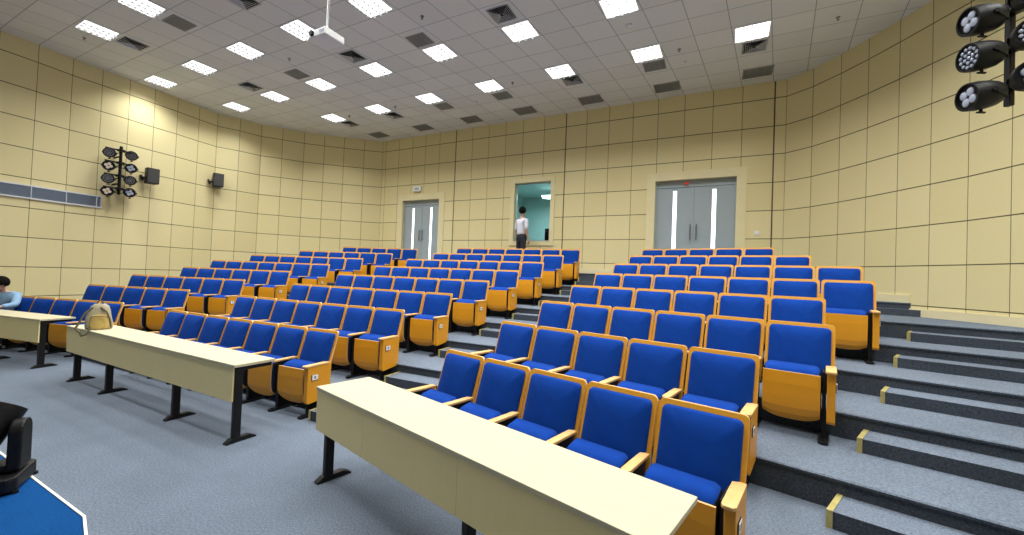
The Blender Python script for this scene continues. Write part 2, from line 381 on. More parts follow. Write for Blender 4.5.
# wide dark expansion joints
for i, u in enumerate((-7.9, -4.01, 1.14)):
    mb = MB(); wbox(mb, u-.014, u+.014, -.004, .01, 1.88, ZC-.002); tag(mb.build('trim_%d' % (i+4), M['joint'], mat=WM), kind='structure')
mb = MB(); wbox(mb, BU0+.1, D1o[0]-.23, -.03, -.002, 1.88, 2.02); wbox(mb, D1o[1]+.23, D2o[0]-.28, -.03, -.002, 1.88, 2.02); wbox(mb, D2o[1]+.28, BU1-.02, -.03, -.002, 1.88, 2.02)
tag(mb.build('baseboard_back', M['base'], mat=WM), kind='structure')

def door(n, o):
    u0, u1, z0, z1 = o; w = u1-u0; uc = (u0+u1)/2; y = .13
    root = empty('door_%d' % n, (*bw(uc, BV+y), z0)); root.rotation_euler[2] = math.atan2(U.y, U.x); tag(root, kind='structure')
    for s in (-1, 1):
        mb = MB(); x0, x1 = sorted((s*.004, s*(w/2-.03))); h = z1-z0-.17
        # leaf with a tall slot for the glass strip
        g = s*w*.245; gw = .045; zt = h-.02
        mb.box(x0, g-gw, -.02, .03, 0, zt); mb.box(g+gw, x1, -.02, .03, 0, zt); mb.box(g-gw, g+gw, -.02, .03, 0, .3); mb.box(g-gw, g+gw, -.02, .03, zt-.07, zt)
        leaf = mb.build('door_leaf', M['door'], root)
        mb = MB(); mb.box(g-gw, g+gw, -.012, .012, .3, zt-.07); tag(mb.build('glass_strip', M['doorglow'], leaf), 'tall bright glass strip')
        mb = MB(); mb.cyl((s*.07, -.07, .95), (s*.07, -.07, 1.35), .014, n=10); mb.cyl((s*.07, -.07, 1.0), (s*.07, -.02, 1.0), .008, n=8); mb.cyl((s*.07, -.07, 1.3), (s*.07, -.02, 1.3), .008, n=8)
        mb.build('handle', M['darksteel'], leaf)
    mb = MB(); mb.box(-w/2, w/2, -.03, .05, z1-z0-.17, z1-z0); mb.box(-w/2, -w/2+.03, -.03, .05, 0, z1-z0-.17); mb.box(w/2-.03, w/2, -.03, .05, 0, z1-z0-.17)
    mb.build('door_frame', M['door'], root)
    return root
d1 = door(1, D1o); d2 = door(2, D2o)

# window into the control booth
wroot = empty('window_1', (*bw((WIo[0]+WIo[1])/2, BV+.1), WIo[2])); wroot.rotation_euler[2] = math.atan2(U.y, U.x); tag(wroot, kind='structure')
ww = WIo[1]-WIo[0]; wh = WIo[3]-WIo[2]
mb = MB(); mb.box(-ww/2, ww/2, 0, .04, 0, .035); mb.box(-ww/2, ww/2, 0, .04, wh-.03, wh); mb.box(-ww/2, -ww/2+.025, 0, .04, 0, wh); mb.box(ww/2-.025, ww/2, 0, .04, 0, wh)
mb.build('window_frame', M['steel'], wroot)
mb = MB(); mb.box(-ww/2+.02, ww/2-.02, .015, .022, .03, wh-.03); mb.build('pane', M['glass'], wroot)
mb = MB()   # booth shell
x0, x1, y0, y1, z0, z1 = WIo[0]-1.2, WIo[1]+1.5, .24, 3.2, 1.9, 4.8
for P in ([(x0, y1, z0), (x1, y1, z0), (x1, y1, z1), (x0, y1, z1)], [(x0, y0, z0), (x0, y1, z0), (x0, y1, z1), (x0, y0, z1)], [(x1, y0, z0), (x1, y1, z0), (x1, y1, z1), (x1, y0, z1)],
          [(x0, y0, z0), (x1, y0, z0), (x1, y1, z0), (x0, y1, z0)], [(x0, y0, z1), (x1, y0, z1), (x1, y1, z1), (x0, y1, z1)]): mb.face(P)
tag(mb.build('wall_booth', M['booth'], mat=WM), kind='structure')
mb = MB(); wbox(mb, -5.40, -4.85, 1.6, 1.75, 4.49, 4.53); b_ = mb.build('booth_ceiling_lamp', M['boothlight'], mat=WM); tag(b_, 'bright strip lamp in the booth seen through the wall window', 'lamp')
mb = MB(); wbox(mb, WIo[1]-.28, WIo[1]-.1, .32, .5, WIo[2]-.02, WIo[2]+.42, .01); wbox(mb, WIo[1]-.26, WIo[1]-.12, .31, .325, WIo[2]+.05, WIo[2]+.38)
tag(mb.build('loudspeaker', M['black'], mat=WM), 'dark upright speaker standing behind the booth window glass, lower right corner', 'speaker')
mb = MB(); wbox(mb, x0+.6, x1-.4, .3, .7, WIo[2]-.08, WIo[2]-.03); tag(mb.build('booth_worktop', M['steel'], mat=WM), 'worktop inside the booth behind the window glass', 'worktop')
mb = MB(); wbox(mb, -5.0, -4.3, 2.7, 3.15, 1.95, 4.4, .02); tag(mb.build('booth_cabinet', M['booth'], mat=WM), 'tall pale cabinet at the rear of the booth behind the window', 'cabinet')

# exit sign over left door, red lamp over right door, switch plates
mb = MB(); mb.box(-.17, .17, -.05, 0, -.09, .09, .012); ex = mb.build('exit_sign', M['white']); ex.matrix_world = WM @ Matrix.Translation((-9.45, -.03, 4.66))
mb = MB(); mb.box(-.12, .12, -.053, -.048, -.05, .05); e2 = mb.build('sign_face', M['alu'], ex)
mb = MB();
for x in (-.06, .0, .06): mb.box(x-.018, x+.018, -.056, -.052, -.03, .03)
mb.build('sign_marking', M['slat'], e2)
tag(ex, 'small white emergency exit light box above the left double door', 'exit sign')
mb = MB(); mb.box(-.05, .05, -.05, 0, -.02, .02, .006); rl = mb.build('door_sensor', M['red']); rl.matrix_world = WM @ Matrix.Translation((-.72, .08, 4.28))
tag(rl, 'small red light at the top of the right double door', 'sensor')
for u, lab in ((.85, 'small white switch on the wall right of the right double door'), (-10.3, 'small white switch on the wall left of the left double door')):
    mb = MB(); mb.box(-.05, .05, -.012, 0, -.05, .05, .004); s_ = mb.build('wall_switch', M['white']); s_.matrix_world = WM @ Matrix.Translation((u, -.002, 2.98)); tag(s_, lab, 'switch')
    mb = MB(); mb.box(-.02, .02, -.018, -.012, -.03, .03, .002); mb.build('rocker', M['white'], s_)

# ------------------------------------------------------------------ ceiling, floor, tiers
hull = [tuple(p) for p in LEFT] + [tuple(p) for p in RIGHT]
def cross(o, a, b): return (a[0]-o[0])*(b[1]-o[1])-(a[1]-o[1])*(b[0]-o[0])
def convex(pts):
    pts = sorted(set(pts)); lo = []; up = []
    for p in pts:
        while len(lo) > 1 and cross(lo[-2], lo[-1], p) <= 0: lo.pop()
        lo.append(p)
    for p in reversed(pts):
        while len(up) > 1 and cross(up[-2], up[-1], p) <= 0: up.pop()
        up.append(p)
    return lo[:-1]+up[:-1]
HULL = convex(hull)
def clip(poly, grow=0):
    out = [tuple(p) for p in poly]
    for i in range(len(HULL)):
        a, b = HULL[i], HULL[(i+1) % len(HULL)]; inp = out; out = []
        if not inp: return []
        for j in range(len(inp)):
            p, q = inp[j-1], inp[j]; cp, cq = cross(a, b, p), cross(a, b, q)
            if (cp >= 0) != (cq >= 0):
                t = cp/(cp-cq); out.append((p[0]+t*(q[0]-p[0]), p[1]+t*(q[1]-p[1])))
            if cq >= 0: out.append(q)
    return out
def ngon(name, poly, z, mat, kind='structure'):
    mb = MB(); mb.face([(x, y, z) for x, y in poly]); o = mb.build(name, mat, recalc=False); return tag(o, kind=kind)
ngon('ceiling', HULL, ZC, M['ceiling'])
ngon('floor', HULL, 0, M['carpet'])

LEV = [0, .226, .446, .670, .891, 1.110, 1.331, 1.549]; TOP = 1.88
def norm_of(k, b):
    P = ROWS['%s%d' % (b, k)]; a = Vector(P[-1]); c = Vector(P[0]); L = (c-a).normalized(); N = Vector((-L.y, L.x))
    if N.y < 0: N = -N
    return a, c, L, N
def isect(p, d, q, e):
    den = d.x*e.y-d.y*e.x; t = ((q.x-p.x)*e.y-(q.y-p.y)*e.x)/den; return p+d*t
def edge_line(k, off):
    """front edge of level k (riser just behind row k), pushed towards the stage by off"""
    ln = {}
    for b in 'LMR':
        a, c, L, N = norm_of(k, b); ln[b] = (a-N*(.12+off), L, N)
    lm = isect(ln['L'][0], ln['L'][1], ln['M'][0], ln['M'][1]); mr = isect(ln['M'][0], ln['M'][1], ln['R'][0], ln['R'][1])
    return lm+ln['L'][1]*9, lm, mr, mr-ln['R'][1]*11, ln
for k in range(1, 9):
    z = LEV[k] if k < 8 else TOP; zb = LEV[k-1]
    a, lm, mr, b, ln = edge_line(k, 0)
    if k < 8:
        a2, lm2, mr2, b2, _ = edge_line(k+1, -.02); poly = [a, lm, mr, b, b2, mr2, lm2, a2]
    else: poly = [a, lm, mr, b, b+Vector((9, 9)), a+Vector((3, 14))]
    a8, c8, L8, N8 = norm_of(8, 'R'); e8 = ln['R'][0] if k == 8 else None
    pr8 = a8-N8*.12-L8*.10
    if k == 8: b = pr8
    if k == 7:
        q7, L7, N7 = ln['R']; lim7 = norm_of(7, 'R')[0].dot(L7)-.10; far7 = b+N7*1.05; b = q7+L7*(lim7-q7.dot(L7)); b7 = b+N7*1.05
    mb = MB()
    # tread in three clean strips
    strips = ([[a, lm, lm2, a2], [lm, mr, mr2, lm2], [mr, b, b2, mr2]] if k < 8 else [[a, lm, lm+Vector((2, 9)), a+Vector((2, 9))], [lm, mr, mr+Vector((4, 8)), lm+Vector((2, 9))], [mr, b, b+N8*6, mr+Vector((4, 8))]])
    if k == 6:
        q7, L7, N7 = _['R']; lim7 = norm_of(7, 'R')[0].dot(L7)-.10; x7 = q7+L7*(lim7-q7.dot(L7)); strips.append([x7, b2, b2+N7*1.07, x7+N7*1.07])
    if k == 7:
        strips = [[a, lm, lm2, a2], [lm, mr, mr2, lm2], [mr, b, b+N7*.96, mr2], [b7, far7, far7+N7*5, b7+N7*5]]
    for s in strips:
        p = clip([tuple(x) for x in s])
        if len(p) < 3: p = clip([tuple(x) for x in s[::-1]])
        if len(p) > 2: mb.face([(x, y, z) for x, y in p], 0)
    for p, q_ in ((a, lm), (lm, mr), (mr, b))+(((b, b+N8*4),) if k == 8 else ())+(((b, b7), (b7, far7)) if k == 7 else ()):
        # clip the riser to the room
        t0, t1 = 0., 1.
        for i in range(len(HULL)):
            h0, h1 = HULL[i], HULL[(i+1) % len(HULL)]; cp, cq = cross(h0, h1, p), cross(h0, h1, q_)
            if cp < 0 and cq < 0: t0 = 2
            elif (cp < 0) != (cq < 0):
                t = cp/(cp-cq)
                if cp < 0: t0 = max(t0, t)
                else: t1 = min(t1, t)
        if t0 < t1:
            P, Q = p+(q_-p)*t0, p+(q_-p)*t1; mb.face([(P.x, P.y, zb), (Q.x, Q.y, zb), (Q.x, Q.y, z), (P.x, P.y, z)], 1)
            # rounded carpet lip
            d_ = (Q-P).normalized(); n_ = Vector((d_.y, -d_.x));
            if n_.y > 0: n_ = -n_
            P2, Q2 = P+n_*.012, Q+n_*.012
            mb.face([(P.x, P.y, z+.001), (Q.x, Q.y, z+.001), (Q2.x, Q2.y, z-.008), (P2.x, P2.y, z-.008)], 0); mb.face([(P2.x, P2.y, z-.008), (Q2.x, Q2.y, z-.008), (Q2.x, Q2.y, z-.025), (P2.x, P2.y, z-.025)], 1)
    for f in mb.bm.faces: f.normal_update()
    tag(mb.build('tiered_platform', [M['carpet'], M['riser']], recalc=False), kind='structure')

def half_step(pts, pts_back, z0, z1, brass_left, label):
    """low carpeted step: ribbon from pts (front) to pts_back"""
    mb = MB(); n = len(pts)
    for i in range(n-1):
        a, b, c, d = pts[i], pts[i+1], pts_back[i+1], pts_back[i]
        mb.face([(a.x, a.y, z1), (b.x, b.y, z1), (c.x, c.y, z1), (d.x, d.y, z1)], 0)
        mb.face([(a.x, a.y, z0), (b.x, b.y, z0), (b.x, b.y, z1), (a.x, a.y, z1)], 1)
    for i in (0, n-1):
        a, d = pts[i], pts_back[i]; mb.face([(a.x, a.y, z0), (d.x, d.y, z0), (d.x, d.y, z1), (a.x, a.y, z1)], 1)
    o = mb.build('carpeted_step', [M['carpet'], M['riser']], recalc=False)
    if brass_left:
        mb = MB(); a, d = pts[0], pts_back[0]; t = (pts[1]-pts[0]).normalized(); n_ = (a-d).normalized()
        w = .03; e = .004
        def V3(p, z): return (p.x, p.y, z)
        A = a-t*e+n_*e; D = d-t*e; A2 = a+t*w+n_*e; D2 = d+t*w
        mb.face([V3(A, z1+e), V3(A2, z1+e), V3(D2, z1+e), V3(D, z1+e)]); mb.face([V3(A, z0), V3(A2, z0), V3(A2, z1+e), V3(A, z1+e)]); mb.face([V3(A, z0), V3(D, z0), V3(D, z1+e), V3(A, z1+e)])
        tag(mb.build('brass_edging', M['brass'], o), 'brass edging on the left end')
    tag(o, label, 'step', 'half-height carpeted aisle steps'); return o
for k in range(0, 8):
    z1k = LEV[k+1] if k < 7 else TOP; reps = [(.30, (LEV[k]+z1k)/2)] if k < 7 else [(.60, LEV[7]+.11), (.30, LEV[7]+.22)]
    for j, (dp, zm) in enumerate(reps):
        lv = k+1
        F = edge_line(lv, dp); B = edge_line(lv, 0 if k < 7 else dp-.30)
        z0 = LEV[k] if j == 0 else reps[j-1][1]
        how = ('beside the %s row' % ORD[k+1]) if k < 7 else ('behind the eighth row, ' + ('lower' if j == 0 else 'upper'))
        # right aisle
        RA = k < 7
        a, c, L, N = norm_of(lv if lv <= 8 else 8, 'R')
        tn = (.08-.165*(k-1)-.009*k) if 1 <= k <= 5 else (.30 if k > 0 else .24)
        s0 = F[4]['R'][0]; s0 = s0+L*(tn-s0.dot(L)); b0 = B[4]['R'][0]; b0 = b0+L*(tn-b0.dot(L))
        def to_wall(p, d):
            t = 1e9
            for i in range(len(HULL)):
                h0, h1 = Vector(HULL[i]), Vector(HULL[(i+1) % len(HULL)]); e = h1-h0; den = d.x*e.y-d.y*e.x
                if abs(den) < 1e-9: continue
                tt = ((h0.x-p.x)*e.y-(h0.y-p.y)*e.x)/den
                if tt > 1e-6: t = min(t, tt)
            return p+d*(t-.01)
        if k == 6:
            s0 = s0+N*1.2+L*(norm_of(7, 'R')[0].dot(L)-.10-s0.dot(L)); b0 = b0+N*1.05+L*(norm_of(7, 'R')[0].dot(L)-.10-b0.dot(L))
        else: b0 = b0-L*.05
        if RA: half_step([s0, to_wall(s0, -L)], [b0, to_wall(b0, -L)], z0, zm, k < 6, 'low grey carpeted step in the right-hand aisle %s' % how)
        # aisle between middle and right blocks
        am, cm, Lm, Nm = norm_of(lv, 'M'); ar, cr, Lr, Nr = norm_of(lv, 'R')
        f0 = F[4]['M'][0]; f0 = f0+Lm*(am.dot(Lm)-.05-f0.dot(Lm)); bb0 = B[4]['M'][0]; bb0 = bb0+Lm*(am.dot(Lm)-.05-bb0.dot(Lm))
        fr = F[4]['R'][0]; fr = fr+Lr*(cr.dot(Lr)+.14-fr.dot(Lr)); br = B[4]['R'][0]; br = br+Lr*(cr.dot(Lr)+.14-br.dot(Lr))
        half_step([f0, F[2], fr], [bb0, B[2], br], z0, zm, True, 'low grey carpeted step between middle and right seat blocks %s' % how)
        # aisle between left and middle blocks
        al, cl, Ll, Nl = norm_of(lv, 'L')
        f0 = F[4]['L'][0]; f0 = f0+Ll*(al.dot(Ll)-.05-f0.dot(Ll)); bb0 = B[4]['L'][0]; bb0 = bb0+Ll*(al.dot(Ll)-.05-bb0.dot(Ll))
        fr = F[4]['M'][0]; fr = fr+Lm*(cm.dot(Lm)+.14-fr.dot(Lm)); br = B[4]['M'][0]; br = br+Lm*(cm.dot(Lm)+.14-br.dot(Lm))
        half_step([f0, F[1], fr], [bb0, B[1], br], z0, zm, True, 'low grey carpeted step between left and middle seat blocks %s' % how)

# right wall base trim follows the tiers
mb = MB()
def lvl_at(p):
    z = 0
    for k in range(1, 9):
        a, lm, mr, b, ln = edge_line(k, 0); q0, L, N = ln['R']
        if k == 7 and p.dot(L) < norm_of(7, 'R')[0].dot(L)-.10:
            if (p-q0).dot(N) > 1.05: z = LEV[7]
            continue
        if (p-q0).dot(N) > 0 and (k < 8 or (p-norm_of(8, 'R')[0]).dot(L) > -.10): z = LEV[k] if k < 8 else TOP
    return z
for a, b in zip(RIGHT, RIGHT[1:]):
    n = 6
    for i in range(n):
        p = a+(b-a)*(i/n); q = a+(b-a)*((i+1)/n); z = lvl_at((p+q)/2); i_ = Vector((-(q-p).y, (q-p).x)).normalized()
        if i_.x > 0: i_ = -i_
        p2, q2 = p+i_*.025, q+i_*.025; h = .13
        mb.face([(p2.x, p2.y, z), (q2.x, q2.y, z), (q2.x, q2.y, z+h), (p2.x, p2.y, z+h)]); mb.face([(p2.x, p2.y, z+h), (q2.x, q2.y, z+h), (q.x, q.y, z+h), (p.x, p.y, z+h)])
        mb.face([(p2.x, p2.y, z), (p.x, p.y, z), (p.x, p.y, z+h), (p2.x, p2.y, z+h)]); mb.face([(q2.x, q2.y, z), (q.x, q.y, z), (q.x, q.y, z+h), (q2.x, q2.y, z+h)])
tag(mb.build('baseboard_right', M['base']), kind='structure')

# ------------------------------------------------------------------ stage corner (blue carpet, pale nosing)
ST = [(-9.2, 5.9), (-2.6, 2.53), (-2.42, 2.37), (-.6, .75), (-.6, -3.6), (-9.2, -3.6)]
mb = MB(); mb.prism(ST, 2, 0, .15); tag(mb.build('stage_platform', M['stage']), kind='structure')
mb = MB(); P = [Vector(p) for p in ST[:5]]
for a, b in zip(P, P[1:]):
    d = (b-a).normalized(); n_ = Vector((d.y, -d.x)); n_ = n_ if n_.dot(Vector((-3, 0))-a) > 0 else -n_
    q = [a-n_*.008, b-n_*.008, b+n_*.006, a+n_*.006]; mb.prism([tuple(x) for x in q], 2, .0, .156)
tag(mb.build('trim_7', M['nosing']), kind='structure')
# ------------------------------------------------------------------ tip-up seats
def tilt(mb):
    for v in mb.bm.verts:
        f = (.968-v.co.z)/.55; v.co.y += .165*f + .02*max(0, 1-abs(v.co.z-.62)/.2)*0
def make_seat():
    root = empty('auditorium_seat')
    mb = MB(); mb.slab(.535, .60, .035, .022, cx=.277, cz=.668, y=-.022, mi=0, mi_edge=1)
    # raised solid frame around the upholstery
    tilt(mb); back = mb.build('backrest', [M['frame_wood'], M['pale']], root)
    mb = MB(); mb.slab(.478, .505, .035, .03, cx=.277, cz=.684, y=0.0005, mi=0, bulge=.028); tilt(mb)
    mb.build('back_cushion', M['blue'], back, recalc=True)
    mb = MB(); mb.slab(.435, .405, .05, .15, cx=.315, cz=.37, y=.225, mi=0, bulge=.012)
    for v in mb.bm.verts:   # crowned padding, sloping back towards the hinge
        if v.co.z > .45: v.co.z += .016*(1-((v.co.x-.315)/.22)**2) + .22*(.375-v.co.y)*max(0, (v.co.z-.45)/.12)
    seat = mb.build('seat_cushion', [M['blue'], M['black']], root)
    for f in seat.data.polygons:
        if abs(f.normal.x) > .75: f.material_index = 1
    # curved plywood underside of the raised seat
    mb = MB(); n = 16; rows = []
    prof = [(.395, .556), (.402, .45), (.402, .34), (.398, .25), (.385, .19), (.36, .15), (.335, .132)]
    for yy, zz in prof:
        rows.append([(yy, zz)])
    b = mb.bm; F = []; B = []
    for (yy, zz) in prof:
        rf, rb = [], []
        for i in range(n+1):
            t = i/n; x = .105+.42*t; e = abs(t-.5)*2; zz2 = zz
            if zz < .30: zz2 = zz+.045*e**3*((.30-zz)/.17)
            rf.append(b.verts.new((x, yy+.008, zz2))); rb.append(b.verts.new((x, yy-.008, zz2)))
        F.append(rf); B.append(rb)
    for j in range(len(prof)-1):
        for i in range(n):
            f = b.faces.new((F[j][i], F[j][i+1], F[j+1][i+1], F[j+1][i])); f.smooth = False; f.material_index = 0
            f = b.faces.new((B[j][i], B[j+1][i], B[j+1][i+1], B[j][i+1])); f.material_index = 0
        for e in (0, n): f = b.faces.new((F[j][e], B[j][e], B[j+1][e], F[j+1][e])); f.material_index = 1
    for e in (0, -1):
        for i in range(n): f = b.faces.new((F[e][i], F[e][i+1], B[e][i+1], B[e][i])); f.material_index = 1
    mb.build('seat_board', [M['wood'], M['pale']], seat)
    return root
def stand(parent, x, end):
    mb = MB()
    if end == 0: mb.box(x-.022, x+.022, .17, .36, .03, .592, .004)
    elif end == 1: mb.box(.066, .094, .16, .36, .03, .588, .004)
    else: mb.box(x-.03, x+.0, .16, .37, .03, .592, .004)
    xc = .08 if end == 1 else x
    mb.prism([(xc-.04, .10), (xc+.04, .10), (xc+.035, .44), (xc+.015, .46), (xc-.015, .46), (xc-.035, .44)], 2, 0, .025, bev=.005)
    mb.cyl((xc, .42, .024), (xc, .42, .034), .012, n=8)
    return mb.build('leg', M['black'], parent)
def arm(parent, x, w=.062):
    poly = [(-w/2, .12), (w/2, .12), (w/2, .44), (w/2-.014, .462), (-w/2+.014, .462), (-w/2, .44)]
    mb = MB(); mb.prism([(x+a, b) for a, b in poly], 2, .592, .614, bev=.006)
    return mb.build('armrest', M['pale'], parent, smooth=True)
def end_panel(parent, x0, x1, out):
    prof = [(.10, .24), (.13, .19), (.40, .165), (.425, .19), (.425, .591), (.09, .591)]
    mb = MB(); mb.prism(prof, 0, x0, x1, bev=.006); p = mb.build('end_panel', M['wood'], parent)
    xo = x0 if out < 0 else x1; s = out
    mb = MB(); mb.box(*sorted((xo, xo+s*.005)), .285, .375, .43, .50, .002); br = mb.build('plate_bracket', M['black'], p)
    mb = MB(); mb.box(*sorted((xo+s*.005, xo+s*.010)), .29, .37, .437, .497, .002); pl = mb.build('number_plate', M['plate'], p)
    mb = MB(); X = sorted((xo+s*.010, xo+s*.0112)); mb.box(*X, .318, .342, .452, .458); mb.box(*X, .318, .342, .465, .471); mb.box(*X, .318, .342, .478, .484); mb.box(*X, .318, .323, .452, .484); mb.box(*X, .337, .342, .452, .484)
    mb.build('plate_marking', M['ink'], pl)
    return p
proto = {}
mid = make_seat(); arm(mid, .04); stand(mid, .04, 0); kids(mid); proto['mid'] = mid
rt = copy_tree(proto['mid'])
def base_only():
    r = empty('auditorium_seat')
    for ch in mid.children:
        if ch.name.startswith(('backrest', 'seat_cushion')):
            c = ch.copy(); C.objects.link(c); c.parent = r
            for g in ch.children: g2 = g.copy(); C.objects.link(g2); g2.parent = c
    return r
for o in [c for c in rt.children]:
    pass
def drop(o):
    for c in list(KIDS.get(o.name, [])): drop(c)
    bpy.data.objects.remove(o)
drop(rt)
right = base_only(); arm(right, .036, .075); stand(right, 0, 1); end_panel(right, .004, .062, -1); kids(right); proto['right'] = right
left = base_only(); arm(left, .04); stand(left, .04, 0); arm(left, .586, .07); stand(left, .585, 2); end_panel(left, .588, .618, 1); kids(left); proto['left'] = left
for p in proto.values(): bpy.context.view_layer.update()

BLK = {'L': 'left block', 'M': 'middle block', 'R': 'right block'}
used = set()
for key, P in ROWS.items():
    b, k = key[0], int(key[1]); z = LEV[k-1]; n = len(P)-1
    P = [Vector(p) for p in P]
    if key == 'L1': P = [P[0]+(P[0]-P[1])] + P; n += 1
    for i in range(n):
        a = P[n-i]; c = P[n-i-1]; d = c-a; rz = math.atan2(d.y, d.x)
        kind = 'right' if i == 0 else ('left' if i == n-1 else 'mid')
        if kind in used: o = copy_tree(proto[kind])
        else: o = proto[kind]; used.add(kind)
        o.location = (a.x, a.y, z); o.rotation_euler = (0, 0, rz)
        rowname = 'front row' if k == 1 else ('back row' if k == 8 else '%s row' % ORD[k])
        if i == 0: lab = 'blue tip-up seat with orange end panel, right end of %s, %s' % (rowname, BLK[b])
        elif i == n-1: lab = 'blue tip-up seat in orange wood, leftmost in %s, %s' % (rowname, BLK[b])
        else: lab = 'blue tip-up seat in orange wood, %s from right in %s, %s' % (ORD[i+1], rowname, BLK[b])
        tag(o, lab, 'seat', 'blue tip-up seats in the %s' % BLK[b])

# ------------------------------------------------------------------ desks
def desk(rf, lf, depth, legs, seams, name_label, zb=.39, k=1.0):
    rf, lf = Vector(rf)*k, Vector(lf)*k; L = (lf-rf); ln = L.length; L.normalize()
    root = empty('desk', (rf.x, rf.y, 0), math.atan2(L.y, L.x)); root.scale = (1, 1, (EYE-(EYE-.75)*k)/.75); tag(root, name_label, 'desk', 'long pale desks before the front row')
    # local: x to the left along the desk, -y back towards the seats
    mb = MB(); mb.box(0, ln, -depth, 0, .722, .75, .004); mb.build('desktop', M['desktop'], root)
    mb = MB(); xs = [.03]+seams+[ln-.01]
    for a, b in zip(xs, xs[1:]): mb.box(a+.001, b-.001, -.022, -.006, zb, .722, .0015)
    mb.build('modesty_panel', M['deskpanel'], root)
    mb = MB(); mb.box(.04, ln-.04, -.05, -.022, zb+.02, zb+.05); mb.box(.04, ln-.04, -depth+.06, -depth+.09, .69, .722)
    mb.build('rail', M['black'], root)
    for x in legs:
        mb = MB(); mb.box(x-.024, x+.024, -.095, -.023, .03, .70, .006); mb.box(x-.02, x+.02, -depth+.03, -.03, .685, .722, .003)
        mb.prism([(-.25, .0), (-.25, .012), (-.18, .045), (-.01, .045), (.04, .012), (.04, 0)], 0, x-.03, x+.03, bev=.004)
        mb.build('leg', M['black'], root)
    return root
desk((-2.73, 4.03), (-6.58, 5.99), .41, [.03, 1.20, 2.92, 3.97], [1.46, 2.93], 'long pale wooden desk in front of middle seats with a backpack on it', k=.98)
desk((.60, 1.54), (-1.62, 3.43), .49, [.1, 1.08, 2.76], [1.14, 2.15], 'nearest pale wooden desk, in front of the right seat block')
desk((-7.53, 6.46), (-10.95, 7.46), .43, [.05, 1.3, 3.2], [1.2, 2.3], 'far left pale wooden desk where a person in blue leans', k=.98)

# ------------------------------------------------------------------ ceiling lights
def recess_light():
    root = empty('ceiling_light'); hw, hv = .30, .275
    mb = MB()
    for x0, x1, y0, y1 in ((-hw, hw, -hv, -hv+.02), (-hw, hw, hv-.02, hv), (-hw, -hw+.02, -hv, hv), (hw-.02, hw, -hv, hv)): mb.box(x0, x1, y0, y1, -.012, .0)
    mb.build('frame', M['white'], root)
    mb = MB(); mb.box(-hw+.018, hw-.018, -hv+.018, hv-.018, -.006, -.002); mb.build('diffuser', M['lamp'], root)
    mb = MB()   # parabolic louvre: thin cross blades given a faint glow, with dark tabs between
    for i in range(1, 6): y = -hv+2*hv*i/6; mb.box(-hw+.02, hw-.02, y-.002, y+.002, -.03, -.006)
    for i in range(1, 4): x = -hw+2*hw*i/4; mb.box(x-.005, x+.005, -hv+.02, hv-.02, -.03, -.006)
    for i in range(6):
        for j in range(3): x = -hw+2*hw*(j+1)/4; y = -hv+2*hv*(i+.5)/6; mb.box(x-.022, x+.022, y-.016, y+.016, -.03, -.006)
    bl_ = mb.build('louvre', M['blade'], root)
    mb = MB()
    for i in range(6):
        for j in range(3): x = -hw+2*hw*(j+1)/4; y = -hv+2*hv*(i+.5)/6; mb.box(x-.003, x+.003, y-.028, y+.028, -.062, -.020)
    tag(mb.build('louvre_tabs', M['ventback'], bl_), kind='stuff')
    kids(root); return root
LROWS = [(8.73, [.5, -1.42, -3.36, -5.28, -7.2, -9.12, -11.03]), (6.97, [2.2, .29, -1.63, -3.55, -5.5, -7.4, -9.35, -11.27, -13.16]),
         (5.18, [3.9, 1.98, .06, -1.87, -3.8, -5.71, -7.64, -9.55, -11.45, -13.37]), (3.43, [3.65, 1.75, -.15, -2.05, -3.95, -5.87, -7.8, -9.75, -11.71]), (1.66, [3.45, 1.55, -.35, -2.25, -4.15, -6.05, -7.98, -9.92])]  # unseen right-end lights and fifth row added to brighten right wall and desk fronts
def in_frame(x, y, z):
    p, r, f = 0.01848173, 0.03918251, 401.76; z -= EYE
    if y < .3: return False
    v = -y*sin(p)+z*cos(p); w_ = y*cos(p)+z*sin(p); a, b = x/w_, v/w_
    X, Y = 512+f*(a*cos(r)+b*sin(r)), 267.5-f*(-a*sin(r)+b*cos(r))
    return -12 < X < 1036 and -12 < Y < 535
lp = recess_light(); first = True
RN = ['back row of lights', 'second row from the back', 'third row from the back', 'fourth row from the back', 'fifth row from the back']
ang = math.atan2(U.y, U.x)
for r, (v, ul) in enumerate(LROWS):
    seen = sorted([u for u in ul if in_frame(*ceil_pt(u, v), ZC)])
    for i, u in enumerate(ul):
        o = lp if first else copy_tree(lp); first = False
        x, y = ceil_pt(u, v); o.location = (x, y, ZC-.001); o.rotation_euler = (0, 0, ang-.03)
        lab = 'square louvred ceiling light, %s from left in the %s' % (ORD[seen.index(u)+1], RN[r]) if u in seen else 'unseen louvred ceiling light above the picture edge, %s, %s in line' % (RN[r], ORD[i+1])
        tag(o, lab, 'ceiling light', 'recessed ceiling lights')
        ld = bpy.data.lights.get('panel_light')
        if not ld:
            ld = bpy.data.lights.new('panel_light', 'AREA'); ld.shape = 'RECTANGLE'; ld.size = .56; ld.size_y = .52; ld.energy = 37; ld.color = (1.0, 1.0, .98); ld.spread = R(128)
        lo = bpy.data.objects.new('panel_light', ld); C.objects.link(lo); lo.location = (x, y, ZC-.04); lo.rotation_euler = (0, 0, ang); lo.visible_camera = False

